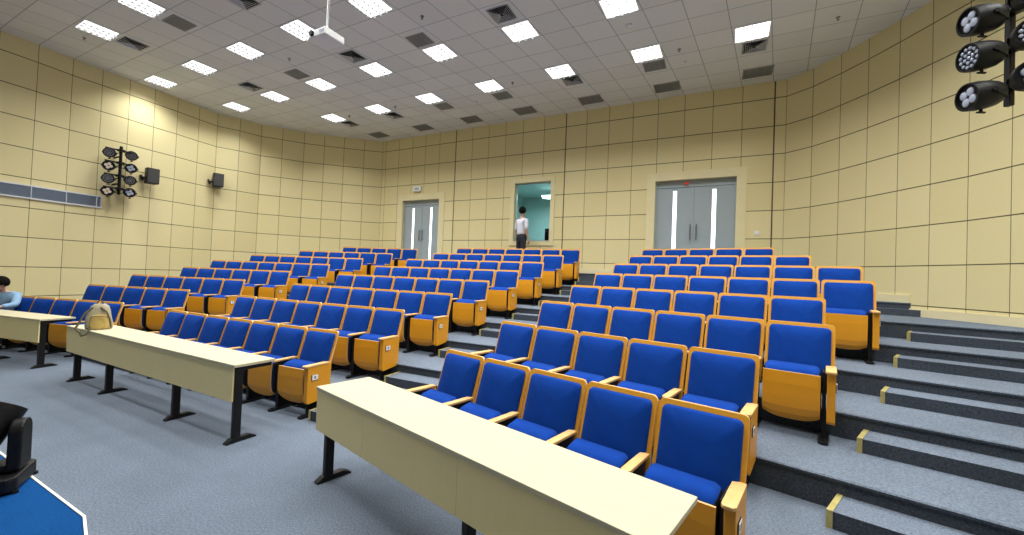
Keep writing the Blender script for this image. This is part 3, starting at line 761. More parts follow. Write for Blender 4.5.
# ------------------------------------------------------------------ ceiling vents
def vent(w, d):
    root = empty('ceiling_vent'); mb = MB(); f = .022
    for x0, x1, y0, y1 in ((-w/2, w/2, -d/2, -d/2+f), (-w/2, w/2, d/2-f, d/2), (-w/2, -w/2+f, -d/2, d/2), (w/2-f, w/2, -d/2, d/2)): mb.box(x0, x1, y0, y1, -.012, 0)
    mb.build('frame', M['ventdark'], root)
    mb = MB(); mb.box(-w/2+f, w/2-f, -d/2+f, d/2-f, -.003, -.001); mb.build('backing', M['ventback'], root)
    mb = MB(); n = 14
    for i in range(1, n): y = -d/2+d*i/n; mb.box(-w/2+f, w/2-f, y-.010, y+.008, -.010, -.006)
    for i in range(1, 4): x = -w/2+w*i/4; mb.box(x-.006, x+.006, -d/2+f, d/2-f, -.011, -.005)
    mb.build('slats', M['ventdark'], root); kids(root); return root
def diffuser():
    root = empty('ceiling_diffuser'); mb = MB(); w = .225
    for x0, x1, y0, y1 in ((-w, w, -w, -w+.02), (-w, w, w-.02, w), (-w, -w+.02, -w, w), (w-.02, w, -w, w)): mb.box(x0, x1, y0, y1, -.01, 0)
    mb.build('frame', M['louvre'], root)
    mb = MB(); mb.box(-w+.02, w-.02, -w+.02, w-.02, -.003, -.001); mb.build('backing', M['ventback'], root)
    mb = MB()
    # four-way louvres: each vane slopes, the two towards the stage read pale, the far ones show the dark throat
    for k in range(5):
        a = .2-.036*k
        mb.face([(-a, -a, -.028), (a, -a, -.028), (a-.034, -a+.034, -.006), (-a+.034, -a+.034, -.006)])
        mb.face([(-a, -a, -.028), (-a, a, -.028), (-a+.016, a-.016, -.006), (-a+.016, -a+.016, -.006)])
        mb.face([(a, -a, -.028), (a, a, -.028), (a-.030, a-.030, -.006), (a-.030, -a+.030, -.006)])
        mb.face([(-a, a, -.012), (a, a, -.012), (a-.006, a-.006, -.006), (-a+.006, a-.006, -.006)])
    mb.build('louvre_vanes', M['louvre'], root); kids(root); return root
vp = vent(.46, .40); vbig = vent(.60, .46); dp = diffuser(); fl = {}
def place(proto, u, v, lab, cat, grp):
    o = proto if proto.name not in fl else copy_tree(proto); fl[proto.name] = 1
    x, y = ceil_pt(u, v); o.location = (x, y, ZC-.001); o.rotation_euler = (0, 0, ang); tag(o, lab, cat, grp)
for i, u in enumerate([.73, -1.19, -3.12, -5.07, -6.91, -8.83, -10.83]):
    place(vbig, u, 10.46, 'dark rectangular ceiling grille nearest the back wall, %s from right' % ORD[i+1], 'vent', 'dark ceiling grilles')
for i, (u, v) in enumerate([(-1.34, 9.30), (-3.20+0, 99), (-7.14, 9.32)][0::2]):
    place(vp, u, v, 'small dark square ceiling grille behind the back lights, %s one' % ('right' if i == 0 else 'left'), 'vent', 'dark ceiling grilles')
place(vp, -9.1, 9.31, 'small dark square ceiling grille by the third light from left', 'vent', 'dark ceiling grilles') if False else None
for u, v, w in ((-5.6, 6.42, 'right'), (-9.45, 6.36, 'left')):
    place(vp, u, v, 'small dark square ceiling grille before second light row, %s one' % w, 'vent', 'dark ceiling grilles')
for u, v, w in ((-9.74, 4.02, 'left'), (-7.79+2.0, 4.1, 'right')):
    place(vp, u-.0, v, 'small dark square ceiling grille near the top edge, %s one' % w, 'vent', 'dark ceiling grilles')
for u, v, w in ((.58, 9.29, 'behind the rightmost back light'), (-3.24, 9.26, 'behind the third back light from right'), (-5.23+.0, 9.35, 'behind the fourth back light from right'), (-9.03, 9.31, 'behind the sixth back light from right'), (-10.94, 9.3, 'behind the leftmost back light'),
                (-3.64, 6.37, 'in front of the middle ceiling light, near top centre'), (-7.45, 6.32, 'right of the hanging projector'), (-11.31, 6.32, 'at far left between the two light rows'), (-11.66, 3.99, 'beside the leftmost ceiling light'), (-7.8, 4.13, 'at the top edge left of projector')):
    if u == -5.23: place(vp, u, v, 'small dark square ceiling grille behind the fourth back light', 'vent', 'dark ceiling grilles'); continue
    place(dp, u, v, 'four-way ceiling air diffuser %s' % w, 'diffuser', 'four-way ceiling air diffusers')
# sprinklers and smoke detectors
def sprinkler():
    mb = MB(); mb.cyl((0, 0, 0), (0, 0, -.012), .035, n=14); mb.cyl((0, 0, -.012), (0, 0, -.05), .011, n=8); mb.cyl((0, 0, -.05), (0, 0, -.056), .024, n=10)
    return mb.build('ceiling_sprinkler', M['ventdark'])
for (u, v, w) in [(-.79, 8.81, 'between the two rightmost back lights'), (1.82, 8.82, 'nearest the right wall'), (-4.64, 8.79, 'left of the third back light'), (-8.92, 5.8, 'below the hanging projector'), (-5.05, 5.82, 'right of the projector near the top'), (-12.39, 3.43, 'beside the leftmost ceiling light'), (-8.5, 8.8, 'between two far back lights'), (-10.4, 8.8, 'between the two leftmost back lights')]:
    s = sprinkler(); x, y = ceil_pt(u, v); s.location = (x, y, ZC); tag(s, 'tiny dark ceiling sprinkler %s' % w, 'sprinkler', 'ceiling sprinklers')
for (u, v, w) in [(-.74, 9.38, 'near the back wall, right side'), (-1.58, 7.6, 'between the two right light rows'), (-12.08, 5.79, 'over the left wall lights'), (-6.1, 9.4, 'near the back wall, left of centre')]:
    mb = MB(); mb.lathe([(0, .05), (.02, .05), (.035, .03), (.037, .0)], (0, 0, 0), (0, 0, -1), n=16); s = mb.build('smoke_detector', M['white'], smooth=True)
    x, y = ceil_pt(u, v); s.location = (x, y, ZC); tag(s, 'small round white smoke detector %s' % w, 'smoke detector', 'round smoke detectors')

# ------------------------------------------------------------------ projector on a ceiling pole
pr = empty('projector', (-2.93, 6.0, 5.22), R(-28))
mb = MB(); mb.box(-.19, .19, -.17, .17, -.06, .05, .018); body = mb.build('body', M['white'], pr)
mb = MB(); mb.cyl((-.10, -.165, .0), (-.10, -.20, .0), .045, .04, n=20); mb.cyl((-.10, -.195, 0), (-.10, -.202, 0), .032, n=20, mi=1); mb.build('lens', [M['black'], M['ventback']], body)
mb = MB()
for i in range(6): mb.box(.06+.018*i, .068+.018*i, -.1715, -.169, -.03, .03)
mb.build('air_grille', M['slat'], body)
mb = MB(); mb.cyl((0, 0, .05), (0, 0, ZC-5.22), .016, n=12); mb.cyl((0, 0, ZC-5.24), (0, 0, ZC-5.222), .07, n=20); mb.build('pole', M['white'], pr)
mb = MB(); mb.box(-.09, .09, -.09, .09, .05, .062, .003)
for a in (-.08, .08):
    for b in (-.08, .08): mb.cyl((a, b, .045), (a, b, .075), .008, n=8)
mb.cyl((0, 0, .06), (0, 0, .12), .03, .02, n=14); mb.build('bracket', M['alu'], pr)
tag(pr, 'white video projector hanging from the ceiling on a thin pole', 'projector')

# ------------------------------------------------------------------ PAR lights
def par_can(name, n_lens, parent_loc, axis, roll, mount, label, group, s=1.0, warm=False, dull=False):
    """parent_loc = centre of the front face; axis = direction the lamp points; mount = point on the bar"""
    root = empty(name, parent_loc); ax = Vector(axis).normalized(); r = .118*s
    mb = MB(); mb.lathe([(-.235*s, r*.52), (-.225*s, r*.72), (-.19*s, r*.88), (-.13*s, r*1.0), (-.06*s, r*1.05), (-.01*s, r*1.02), (0.008, r*1.0), (.008, r*.90), (-.012, r*.88)], (0, 0, 0), ax, n=28)
    body = mb.build('lamp_body', M['black'], root, smooth=True)
    q = ax.to_track_quat('Z', 'Y').to_matrix()
    mb = MB(); pts = []
    if n_lens == 4: pts = [(r*.40*cos(a+roll), r*.40*sin(a+roll)) for a in (pi/4, 3*pi/4, 5*pi/4, 7*pi/4)]; lr = r*.29
    else:
        pts = [(0, 0)]+[(r*.34*cos(a*pi/3+roll), r*.34*sin(a*pi/3+roll)) for a in range(6)]+[(r*.68*cos(a*pi/6+roll), r*.68*sin(a*pi/6+roll)) for a in range(12)]; lr = r*.125
    mb.lathe([(-.016, r*.88), (-.012, r*.88), (-.0119, .001)], (0, 0, 0), ax, n=24, mi=1)
    for px, py in pts:
        c = q @ Vector((px, py, -.010)); mb.lathe([(0, lr*1.12), (.006, lr*1.1), (.006, lr*.9)], c, ax, n=14, mi=2); mb.lathe([(0, lr), (.008, lr*.95), (.013, lr*.6), (.015, lr*.1)], c, ax, n=14, mi=0)
    lens = M['parwarm'] if warm else (M['parrim'] if dull else M['parled'])
    mb.build('lens_array', [lens, M['black'], M['parrim']], root, smooth=True)
    # yoke bracket to the bar
    mt = Vector(mount)-Vector(parent_loc); side = ax.cross(Vector((0, 0, 1))).normalized(); mb = MB(); c = ax*(-.10*s)
    up = Vector((0, 0, 1)); a = c+side*(r*1.06); b = c-side*(r*1.06); top = mt
    mb.tube([a, a-up*.02-ax*.02, c+side*r*.6-ax*.13*s-up*.06, c-side*r*.6-ax*.13*s-up*.06, b-up*.02-ax*.02, b], .009*s, n=6)
    mb.tube([c-ax*.13*s-up*.06, top], .012*s, n=6); mb.cyl(a-side*.02, a+side*.012, .018*s, n=10); mb.cyl(b-side*.012, b+side*.02, .018*s, n=10)
    mb.cyl(c-up*(r*.9), c-up*(r*1.25), .012, n=8); mb.box(-.035, .035, -.008, .008, -.006, .006, mat=Matrix.Translation(c-up*(r*1.27)))
    mb.build('yoke', M['black'], root)
    tag(root, label, 'stage light', group)
    return root
# right rig, near the camera
def rig(name, loc, z0, z1, arms, label, stub):
    root = empty(name, (*loc, 0)); tag(root, label, 'light stand')
    mb = MB(); mb.box(-.024, .024, -.024, .024, z0, z1, .006); mb.build('post', M['black'], root)
    for z in arms:
        mb = MB(); d = Vector(stub[0]); a = Vector((0, 0, z)); mb.tube([a-d*.30, a+d*.30], .02, n=8); mb.box(-.06, .06, -.06, .06, z-.03, z+.03, .006); mb.build('cross_arm', M['black'], root)
    w = Vector(stub[1])
    for z in stub[2]:
        mb = MB(); mb.tube([(0, 0, z), (w.x, w.y, z)], .025, n=8); mb.lathe([(0, .08), (.02, .08)], (w.x, w.y, z), (-w.x, -w.y, 0), n=16); mb.build('wall_bracket', M['black'], root)
    return root
RB = (4.38, 3.56)
rig('lighting_rig', RB, 3.44, 4.95, [3.62, 3.96, 4.30, 4.64], 'black vertical light post high at the right edge holding stage lamps', ((.77, -.64, 0), (2.10, .1, 0), (4.75,)))
axR = (-.96, .20, -.12)
for i, (z, nl) in enumerate([(4.147, 4), (3.825, 19), (3.475, 4), (4.49, 19)]):
    lab = ['upper black four-lens stage lamp, left side of right rig', 'middle many-lens black stage lamp, left side of right rig', 'lowest black four-lens stage lamp, left side of right rig', 'topmost many-lens stage lamp above the frame on right rig'][i]
    par_can('stage_light', nl, (3.94, 3.50, z), axR, .2, (RB[0]-.05, RB[1], z+.10), lab, 'stage lamps on the right rig')
for i, (z, nl) in enumerate([(3.98, 19), (3.62, 4), (4.33, 4)]):
    lab = ['many-lens black stage lamp cut by the right frame edge', 'four-lens black stage lamp cut by the right frame edge', 'highest stage lamp on the right side of the right rig'][i]
    par_can('stage_light', nl, (4.30, 3.32, z), (-.62, -.78, -.12), .3, (RB[0]+.03, RB[1], z+.08), lab, 'stage lamps on the right rig')
# left rig on the left wall
LB = (-10.13, 10.25)
rig('lighting_rig', LB, 3.42, 4.66, [3.57, 3.90, 4.23, 4.55], 'black vertical light post on the left wall holding eight stage lamps', ((.40, .92, 0), (-.42, .2, 0), (3.7, 4.4)))
for c_, (dx, sd) in enumerate((((-10.16, 9.98), 'left'), ((-9.98, 10.46), 'right'))):
    for i, z in enumerate((4.43, 4.10, 3.78, 3.46)):
        zz = z+(.05 if c_ else 0)
        par_can('stage_light', 19 if i % 2 == 0 else 4, (dx[0] if True else 0, dx[1] if hasattr(dx, '__len__') else 0, zz) if False else ((-10.18, 10.0, zz) if c_ == 0 else (-10.04, 10.44, zz)), (.62, -.76, -.12), .5 if i % 2 else 0, (LB[0], LB[1], zz+.08),
                '%s-lens black stage lamp, %s column of left wall rig, %s from top' % ('many' if i % 2 == 0 else 'four', sd, ORD[i+1]), 'stage lamps on the left rig', warm=(i % 2 == 1 and c_ == 0), dull=(i % 2 == 0))

# ------------------------------------------------------------------ wall speakers
def speaker(p, wallp, rz, lab):
    root = empty('wall_speaker', p, rz); tag(root, lab, 'speaker', 'small black wall speakers')
    mb = MB(); mb.prism([(-.14, -.12), (.14, -.12), (.11, .12), (-.11, .12)], 2, -.21, .21, bev=.015); c = mb.build('cabinet', M['black'], root)
    mb = MB(); mb.box(-.12, .12, -.128, -.119, -.19, .19, .003); mb.build('grille', M['ventback'], c)
    mb = MB(); d = Vector(wallp)-Vector(p); d.rotate(Matrix.Rotation(-rz, 3, 'Z')); mb.tube([(0, .1, -.02), tuple(d)], .03, n=8); mb.lathe([(0, .08), (.02, .08)], d, -d, n=14); mb.build('bracket', M['black'], root)
    return root
speaker((-10.0, 11.0, 4.08), (-10.22, 10.94, 4.02), R(62), 'larger black speaker on left wall just right of the stage lamps')
speaker((-9.44, 12.70, 4.39), (-9.66, 12.62, 4.32), R(50), 'smaller black speaker on left wall at the far corner')

# ------------------------------------------------------------------ long air grille on the left wall
vroot = empty('wall_air_grille', (-10.94, 9.05, 3.2)); tag(vroot, 'long grey-blue horizontal air grille with pale frame on left wall', 'vent')
VP = [(p-Vector((-10.94, 9.05))) for p in LEFT[5:13]]
VP[-1] = VP[-2]+(VP[-1]-VP[-2])*.14
mf, ms, mk = MB(), MB(), MB()
for a, b in zip(VP, VP[1:]):
    d = (b-a).normalized(); n_ = Vector((d.y, -d.x)); q = lambda p, o: p+n_*o
    def qd(m, o, z0, z1): A, B = q(a, o), q(b, o); m.face([(A.x, A.y, z0), (B.x, B.y, z0), (B.x, B.y, z1), (A.x, A.y, z1)])
    def bar(m, o0, o1, z0, z1): m.prism([tuple(q(a, o0)), tuple(q(b, o0)), tuple(q(b, o1)), tuple(q(a, o1))], 2, z0, z1)
    bar(mf, .004, .04, -.155, -.125); bar(mf, .004, .04, .125, .155); qd(mk, .008, -.125, .125)
    for i in range(9): z = -.11+.0275*i; bar(ms, .015, .032, z-.008, z+.008)
A = VP[-1]; d = (VP[-1]-VP[-2]).normalized(); n_ = Vector((d.y, -d.x)); mf.prism([tuple(A+n_*.004), tuple(A+d*.03+n_*.004), tuple(A+d*.03+n_*.04), tuple(A+n_*.04)], 2, -.155, .155)
for i in range(1, 7):
    A = VP[i]; mf.prism([tuple(A+n_*.01), tuple(A+d*.012+n_*.01), tuple(A+d*.012+n_*.036), tuple(A+n_*.036)], 2, -.125, .125)
mf.build('frame', M['alu'], vroot); ms.build('slats', M['slat'], vroot); mk.build('backing', M['slat'], vroot)

# ------------------------------------------------------------------ moving-head light on the stage corner
mh = empty('moving_head_light', (-3.56, 2.77, .15), R(33)); tag(mh, 'black moving-head stage light with tilted head on the blue stage corner', 'stage light')
mb = MB(); mb.prism([(-.30, -.14), (-.25, -.19), (.17, -.19), (.21, -.15), (.21, .15), (.17, .19), (-.25, .19), (-.30, .14)], 2, .015, .11, bev=.015)
for x in (-.22, .2):
    for y in (-.15, .15): mb.cyl((x, y, 0), (x, y, .02), .02, n=8)
mb.build('base', M['black'], mh)
mb = MB()
def arm_poly(x0, x1):
    P = [(-.09, .13), (.09, .13), (.085, .36)]+[(.085*cos(a), .38+.085*sin(a)) for a in [R(t) for t in range(10, 171, 20)]]+[(-.085, .36)]
    mb.prism(P, 0, x0, x1, bev=.012)
arm_poly(.13, .20); arm_poly(-.23, -.16); mb.cyl((0, 0, .105), (0, 0, .14), .10, n=24); mb.box(-.2, .18, -.08, .08, .12, .17, .012)
mb.build('yoke', M['black'], mh)
mb = MB(); mb.lathe([(-.20, .07), (-.19, .095), (-.05, .115), (.10, .115), (.12, .12), (.21, .12), (.215, .10), (.20, .095)], (-.015, 0, .37), (.33, .42, .80), n=28); hd = mb.build('lamp_head', M['black'], mh, smooth=True)
mb = MB(); mb.lathe([(0, .095), (.006, .09), (.01, .02)], Vector((-.015, 0, .37))+Vector((.33, .42, .80)).normalized()*.20, (.33, .42, .80), n=24); mb.build('lens', M['ventback'], hd)

# ------------------------------------------------------------------ backpack on the desk
bp = empty('backpack', (-5.81, 5.70, .771), R(36)); bp.scale = (.86, .86, .92); tag(bp, 'cream and tan backpack standing on the middle desk, strap hanging over edge', 'backpack')
def soft(name, w, d, h, mat, parent, off=(0, 0, 0), taper=.55, lean=0):
    bm = bmesh.new(); n = 10; m = 20; rings = []
    for j in range(n+1):
        t = j/n; zz = h*t; sc = 1-(1-taper)*t**2.2; sc *= (1 if t < .93 else .75); sc *= (.93 if t < .03 else 1)
        r = []
        for k in range(m):
            a = 2*pi*k/m; c, s = cos(a), sin(a); e = .6; x = w/2*sc*math.copysign(abs(c)**e, c); y = d/2*sc**.8*math.copysign(abs(s)**e, s)
            wob = 1+.03*sin(3*a+7*t)+.02*sin(9*t+5*a); r.append(bm.verts.new((off[0]+x*wob, off[1]+y*wob+lean*t, off[2]+zz+(.0 if t < .9 else .01))))
        rings.append(r)
    for A, B in zip(rings, rings[1:]):
        for k in range(m): bm.faces.new((A[k], A[(k+1) % m], B[(k+1) % m], B[k]))
    bm.faces.new(rings[0][::-1]); bm.faces.new(rings[-1])
    mb = MB(); mb.add(bm, 0); return mb.build(name, mat, parent, smooth=True)
soft('bag_body', .33, .19, .37, M['bag'], bp, lean=.03)
pk = soft('front_pocket', .235, .09, .20, M['bagpocket'], bp, off=(.02, -.085, .012), taper=.8, lean=.015)
mb = MB(); mb.tube([(-.08, -.13, .19), (-.03, -.137, .205), (.05, -.137, .205), (.11, -.13, .19)], .005, n=6); mb.build('zip', M['bagdark'], pk)
mb = MB(); mb.tube([(-.04, .03, .36), (-.03, .03, .41), (.0, .03, .43), (.03, .03, .41), (.04, .03, .36)], .010, n=8); mb.build('handle', M['bagdark'], bp)
mb = MB(); mb.tube([(.02, -.04, .33), (.10, -.09, .27), (.145, -.10, .15), (.165, -.09, .02)], .012, n=8); mb.build('strap', M['bagdark'], bp)
mb = MB(); mb.tube([(-.07, -.03, .33), (-.15, -.07, .25), (-.20, -.11, .12), (-.235, -.15, .03), (-.21, -.19, .015), (-.17, -.225, -.02), (-.15, -.23, -.07), (-.10, -.23, -.055), (-.06, -.20, .012), (-.10, -.12, .02)], .014, n=8); mb.build('strap', M['bagdark'], bp)

# ------------------------------------------------------------------ people
def skin_body(name, joints, edges, mat, parent=None, sub=2, root=0):
    me = bpy.data.meshes.new(name); me.from_pydata([j[:3] for j in joints], edges, []); o = bpy.data.objects.new(name, me); C.objects.link(o)
    md = o.modifiers.new('Skin', 'SKIN'); sv = me.skin_vertices[0].data
    for i, j in enumerate(joints):
        rr = j[3]; sv[i].radius = (rr, rr) if not isinstance(rr, tuple) else rr
        sv[i].use_root = (i == root)
    o.modifiers.new('Sub', 'SUBSURF').levels = sub; o.modifiers['Sub'].render_levels = sub
    dg = bpy.context.evaluated_depsgraph_get(); dg.update(); e = o.evaluated_get(dg); m2 = bpy.data.meshes.new_from_object(e); bpy.data.objects.remove(o)
    for p in m2.polygons: p.use_smooth = True
    m2.materials.clear(); m2.materials.append(mat); r = bpy.data.objects.new(name, m2); C.objects.link(r)
    if parent: r.parent = parent
    return r
def hand(joints, edges, wrist_i, w, d, side, s=1.0):
    """palm and five fingers from wrist w along direction d"""
    w = Vector(w); d = Vector(d).normalized(); side = Vector(side).normalized(); nrm = d.cross(side)
    pi_ = len(joints); joints.append((*(w+d*.045*s), (.036*s, .018*s))); edges.append((wrist_i, pi_))
    p2 = len(joints); joints.append((*(w+d*.085*s), (.038*s, .016*s))); edges.append((pi_, p2))
    for k, (o, l) in enumerate(((-.030, .070), (-.010, .082), (.010, .077), (.029, .060))):
        b = w+d*.095*s+side*o*s; i = len(joints); joints.append((*b, .0095*s)); edges.append((p2, i))
        c = b+d*l*.55*s+nrm*.010*s; joints.append((*c, .0085*s)); edges.append((i, i+1)); e = c+d*l*.4*s+nrm*.028*s; joints.append((*e, .0070*s)); edges.append((i+1, i+2))
    i = len(joints); b = w+d*.035*s-side*.036*s; joints.append((*b, .012*s)); edges.append((pi_, i)); c = b+d*.035*s-side*.018*s+nrm*.01*s; joints.append((*c, .010*s)); edges.append((i, i+1)); c = c+d*.028*s+nrm*.01*s; joints.append((*c, .008*s)); edges.append((i+1, i+2))
def face_head(mb, c, rot, r=.105, s=1):
    """skull, jaw, nose, ears as one joined lump added to mb (front = -y before rot)"""
    m = Matrix.Translation(c) @ rot.to_4x4()
    def sp(p, rr, sc, mi=0): mb.sphere((0, 0, 0), rr, sc, mi=mi, n=20, mat=None); 
    def add(p, rr, sc, mi=0):
        b = bmesh.new(); bmesh.ops.create_uvsphere(b, u_segments=18, v_segments=12, radius=rr); b.transform(m @ Matrix.Translation(p) @ Matrix.Diagonal((*sc, 1))); mb.add(b, mi)
    add((0, .01, .02), .1, (.80, 1.0, 1.02)); add((0, -.03, -.045), .07, (.86, .95, 1.05)); add((0, -.105, -.012), .018, (.8, 1.1, 1.5)); add((.08, .015, -.01), .026, (.45, 1, 1.3)); add((-.08, .015, -.01), .026, (.45, 1, 1.3))
    add((0, -.093, -.062), .02, (1.3, .5, .35), 2)
    for x in (-.034, .034): add((x, -.083, .012), .013, (1, .6, .7), 1); add((x, -.085, .036), .02, (1, .4, .2), 1)
# man standing by the booth window, seen from behind, head turned right
def standing():
    root = empty('person', (.19, 11.72, TOP), math.atan2(U.y, U.x)+R(18)); tag(root, 'person in white shirt and dark trousers standing at the booth window', 'person')
    S = 1.045
    J = [(0, 0, .93, (.13, .10)), (0, 0, 1.08, (.125, .09)), (0, .0, 1.28, (.15, .10)), (0, 0, 1.42, (.12, .085)), (0, 0, 1.50, .052), (0, 0, 1.60, .055),
         (.185, 0, 1.42, .055), (.235, .02, 1.16, .042), (.235, -.05, .92, .027), (-.185, 0, 1.42, .055), (-.235, .02, 1.16, .042), (-.225, -.06, .93, .027),
         (.095, 0, .86, .085), (.10, .0, .48, .056), (.105, .02, .09, .038), (.12, -.13, .035, .032), (-.095, 0, .86, .085), (-.10, 0, .48, .056), (-.105, .02, .09, .038), (-.12, -.13, .035, .032)]
    E_ = [(0, 1), (1, 2), (2, 3), (3, 4), (4, 5), (3, 6), (6, 7), (7, 8), (3, 9), (9, 10), (10, 11), (0, 12), (12, 13), (13, 14), (14, 15), (0, 16), (16, 17), (17, 18), (18, 19)]
    hand(J, E_, 8, J[8][:3], (0, -.15, -1), (0, 1, 0)); hand(J, E_, 11, J[11][:3], (0, -.15, -1), (0, 1, 0))
    J = [(a*S, b*S, c*S, r) for a, b, c, r in J]; body = skin_body('body', J, E_, M['skin'], root)
    mb = MB(); face_head(mb, Vector((0, -.01, 1.665*S)), Matrix.Rotation(R(-165), 3, 'Z') @ Matrix.Identity(3), s=1)
    h = mb.build('head', [M['skin'], M['hair'], M['red']], root, smooth=True)
    return root, S
def build_people():
    # common frame: local -y is the direction the figure faces
    root = empty('person', (.24, 11.70, TOP), 0); ang_f = math.atan2(U.y, U.x)
    root.rotation_euler[2] = ang_f + R(180-25)   # faces the wall, turned a little right
    tag(root, 'person in white shirt and dark trousers standing at the booth window', 'person')
    S = 1.05
    def sc(J): return [(a*S, b*S, c*S, r) for a, b, c, r in J]
    J = [(0, 0, .95, .115), (0, 0, 1.10, .11), (0, 0, 1.28, .125), (0, 0, 1.41, .095), (0, .0, 1.50, .05), (0, -.01, 1.56, .052), (0, -.012, 1.63, .082), (0, -.015, 1.70, .070),
         (.17, 0, 1.405, .052), (.225, .02, 1.14, .040), (.22, -.06, .90, .025), (-.17, 0, 1.405, .052), (-.225, .02, 1.14, .040), (-.22, -.06, .90, .025),
         (.09, 0, .86, .080), (.095, 0, .48, .054), (.10, .02, .09, .037), (.11, -.14, .035, .032), (-.09, 0, .86, .080), (-.095, 0, .48, .054), (-.10, .02, .09, .037), (-.11, -.14, .035, .032)]
    E_ = [(0, 1), (1, 2), (2, 3), (3, 4), (4, 5), (5, 6), (6, 7), (3, 8), (8, 9), (9, 10), (3, 11), (11, 12), (12, 13), (0, 14), (14, 15), (15, 16), (16, 17), (0, 18), (18, 19), (19, 20), (20, 21)]
    hand(J, E_, 10, J[10][:3], (0, -.15, -1), (0, 1, 0)); hand(J, E_, 13, J[13][:3], (0, -.15, -1), (0, 1, 0))
    body = skin_body('body', sc(J), E_, M['skin'], root)
    mb = MB(); face_head(mb, Vector((0, -.015, 1.665*S)), Matrix.Rotation(R(25), 3, 'Z')); mb.build('face', [M['skin'], M['hair'], M['skin']], body, smooth=True)
    J = [(0, 0, .95, .155), (0, 0, 1.12, .145), (0, 0, 1.28, .145), (0, 0, 1.395, .115), (0, 0, 1.46, .068), (.175, 0, 1.40, .072), (.215, .012, 1.24, .062), (.228, .02, 1.13, .060), (-.175, 0, 1.40, .072), (-.215, .012, 1.24, .062), (-.228, .02, 1.13, .060)]
    skin_body('shirt', sc(J), [(0, 1), (1, 2), (2, 3), (3, 4), (3, 5), (5, 6), (6, 7), (3, 8), (8, 9), (9, 10)], M['shirt'], root)
    J = [(0, 0, 1.10, .155), (0, 0, .92, .145), (.09, 0, .82, .095), (.097, 0, .47, .072), (.10, .02, .06, .058), (-.09, 0, .82, .095), (-.097, 0, .47, .072), (-.10, .02, .06, .058)]
    skin_body('trousers', sc(J), [(0, 1), (1, 2), (2, 3), (3, 4), (1, 5), (5, 6), (6, 7)], M['trousers'], root)
    for s in (-1, 1):
        mb = MB(); mb.sphere((s*.11, -.08, .035), .05, (1, 2.6, .8)); mb.build('shoe', M['black'], root, smooth=True)
    mb = MB(); m = Matrix.Translation((0, -.015, 1.665*S)) @ Matrix.Rotation(R(25), 4, 'Z')
    b = bmesh.new(); bmesh.ops.create_uvsphere(b, u_segments=24, v_segments=16, radius=.112); b.transform(Matrix.Translation((0, .018, .026)) @ Matrix.Diagonal((.92, 1.06, 1.06, 1)))
    bmesh.ops.delete(b, geom=[v for v in b.verts if v.co.z < (-.045 if v.co.y < .02 else -.075) or (v.co.y < -.055 and v.co.z < .065)], context='VERTS'); b.transform(m); mb.add(b, 0)
    mb.build('hair', M['hair'], root, smooth=True)
    # seated person at the far left, leaning on the desk
    root = empty('person', (-9.83, 7.88, 0), 0); root.rotation_euler[2] = R(28)
    tag(root, 'seated person in light blue shirt leaning forward at the far left desk', 'person')
    J = [(0, 0, .50, .12), (0, -.03, .68, .115), (0, -.10, .88, .12), (0, -.16, 1.0, .095), (0, -.20, 1.07, .05), (0, -.24, 1.12, .055), (0, -.265, 1.19, .080), (0, -.27, 1.25, .07),
         (.17, -.15, .98, .05), (.25, -.38, .81, .042), (.10, -.58, .79, .027), (-.17, -.15, .98, .05), (-.27, -.40, .81, .042), (-.10, -.60, .79, .027),
         (.10, -.05, .50, .085), (.12, -.47, .50, .06), (.12, -.46, .09, .04), (.12, -.60, .035, .032), (-.10, -.05, .50, .085), (-.12, -.47, .50, .06), (-.12, -.46, .09, .04), (-.12, -.60, .035, .032)]
    E_ = [(0, 1), (1, 2), (2, 3), (3, 4), (4, 5), (5, 6), (6, 7), (3, 8), (8, 9), (9, 10), (3, 11), (11, 12), (12, 13), (0, 14), (14, 15), (15, 16), (16, 17), (0, 18), (18, 19), (19, 20), (20, 21)]
    hand(J, E_, 10, J[10][:3], (-.7, -.7, 0), (.7, -.7, 0)); hand(J, E_, 13, J[13][:3], (.7, -.7, 0), (-.7, -.7, 0))
    body = skin_body('body', J, E_, M['skin'], root)
    rot = Matrix.Rotation(R(-75), 3, 'Z') @ Matrix.Rotation(R(22), 3, 'X')
    mb = MB(); face_head(mb, Vector((0, -.27, 1.215)), rot); mb.build('face', [M['skin'], M['hair'], M['skin']], body, smooth=True)
    J = [(0, 0, .50, .15), (0, -.03, .68, .145), (0, -.10, .87, .15), (0, -.155, .985, .115), (0, -.19, 1.04, .07), (.18, -.15, .98, .08), (.255, -.38, .815, .062), (.14, -.54, .797, .045), (-.18, -.15, .98, .08), (-.275, -.40, .815, .062), (-.14, -.55, .797, .045)]
    skin_body('shirt', J, [(0, 1), (1, 2), (2, 3), (3, 4), (3, 5), (5, 6), (6, 7), (3, 8), (8, 9), (9, 10)], M['blueshirt'], root)
    J = [(0, 0, .52, .14), (0, -.03, .50, .135), (.10, -.12, .50, .10), (.12, -.47, .50, .078), (.12, -.46, .08, .06), (-.10, -.12, .50, .10), (-.12, -.47, .50, .078), (-.12, -.46, .08, .06)]
    skin_body('trousers', J, [(0, 1), (1, 2), (2, 3), (3, 4), (1, 5), (5, 6), (6, 7)], M['trousers'], root)
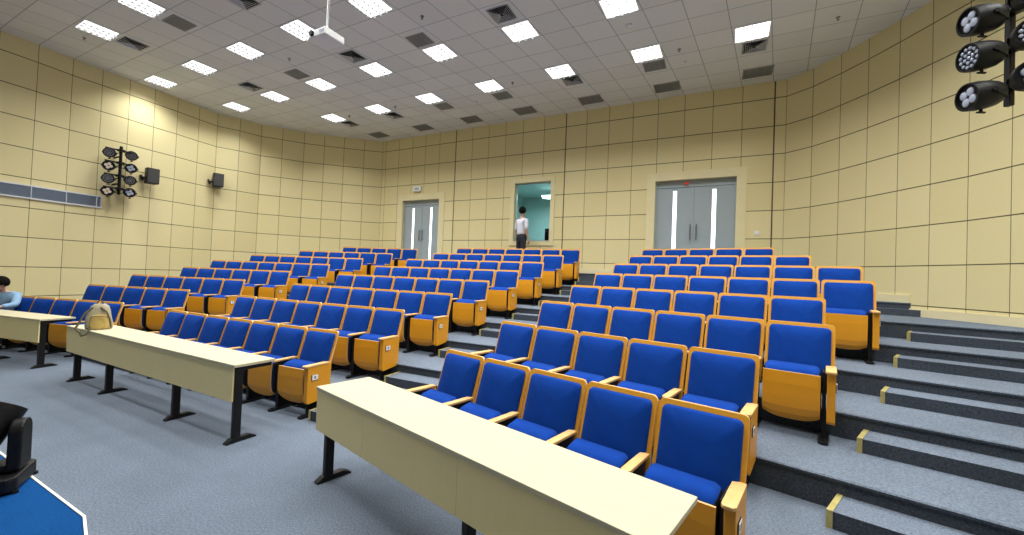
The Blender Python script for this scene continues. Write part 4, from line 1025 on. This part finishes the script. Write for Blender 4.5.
    for s in (-1, 1):
        mb = MB(); mb.sphere((s*.12, -.54, .04), .05, (1, 2.6, .8)); mb.build('shoe', M['black'], root, smooth=True)
    mb = MB(); m = Matrix.Translation((0, -.27, 1.215)) @ rot.to_4x4()
    b = bmesh.new(); bmesh.ops.create_uvsphere(b, u_segments=24, v_segments=16, radius=.112); b.transform(Matrix.Translation((0, .018, .026)) @ Matrix.Diagonal((.92, 1.06, 1.06, 1)))
    bmesh.ops.delete(b, geom=[v for v in b.verts if v.co.z < (-.045 if v.co.y < .02 else -.075) or (v.co.y < -.055 and v.co.z < .065)], context='VERTS'); b.transform(m); mb.add(b, 0)
    mb.build('hair', M['hair'], root, smooth=True)
build_people()

# ------------------------------------------------------------------ camera, world, view
p_, r_ = 0.01848173, 0.03918251
Fw = Vector((0, cos(p_), sin(p_))); U0 = Vector((0, -sin(p_), cos(p_))); X0 = Vector((1, 0, 0))
Rv = X0*cos(r_)+U0*sin(r_); Uv = -X0*sin(r_)+U0*cos(r_)
cam = bpy.data.cameras.new('camera'); co = bpy.data.objects.new('camera', cam); C.objects.link(co)
cam.sensor_width = 36; cam.lens = 401.76/1024*36; cam.clip_start = .05; cam.clip_end = 200
co.matrix_world = Matrix(((Rv.x, Uv.x, -Fw.x, 0), (Rv.y, Uv.y, -Fw.y, 0), (Rv.z, Uv.z, -Fw.z, EYE), (0, 0, 0, 1)))
bpy.context.scene.camera = co
w = bpy.data.worlds.new('world'); bpy.context.scene.world = w; w.use_nodes = True
w.node_tree.nodes['Background'].inputs[0].default_value = (.75, .8, .9, 1); w.node_tree.nodes['Background'].inputs[1].default_value = .25
bl = bpy.data.lights.new('booth_light', 'AREA'); bl.size = .5; bl.energy = 60; bl.color = (.8, 1, 1); bo = bpy.data.objects.new('booth_light', bl); C.objects.link(bo); bo.location = (*bw(-5.1, BV+1.7), 4.46); bo.visible_camera = False
vs = bpy.context.scene.view_settings; vs.view_transform = 'Standard'; vs.look = 'None'; vs.exposure = 0.0; vs.gamma = 1.0
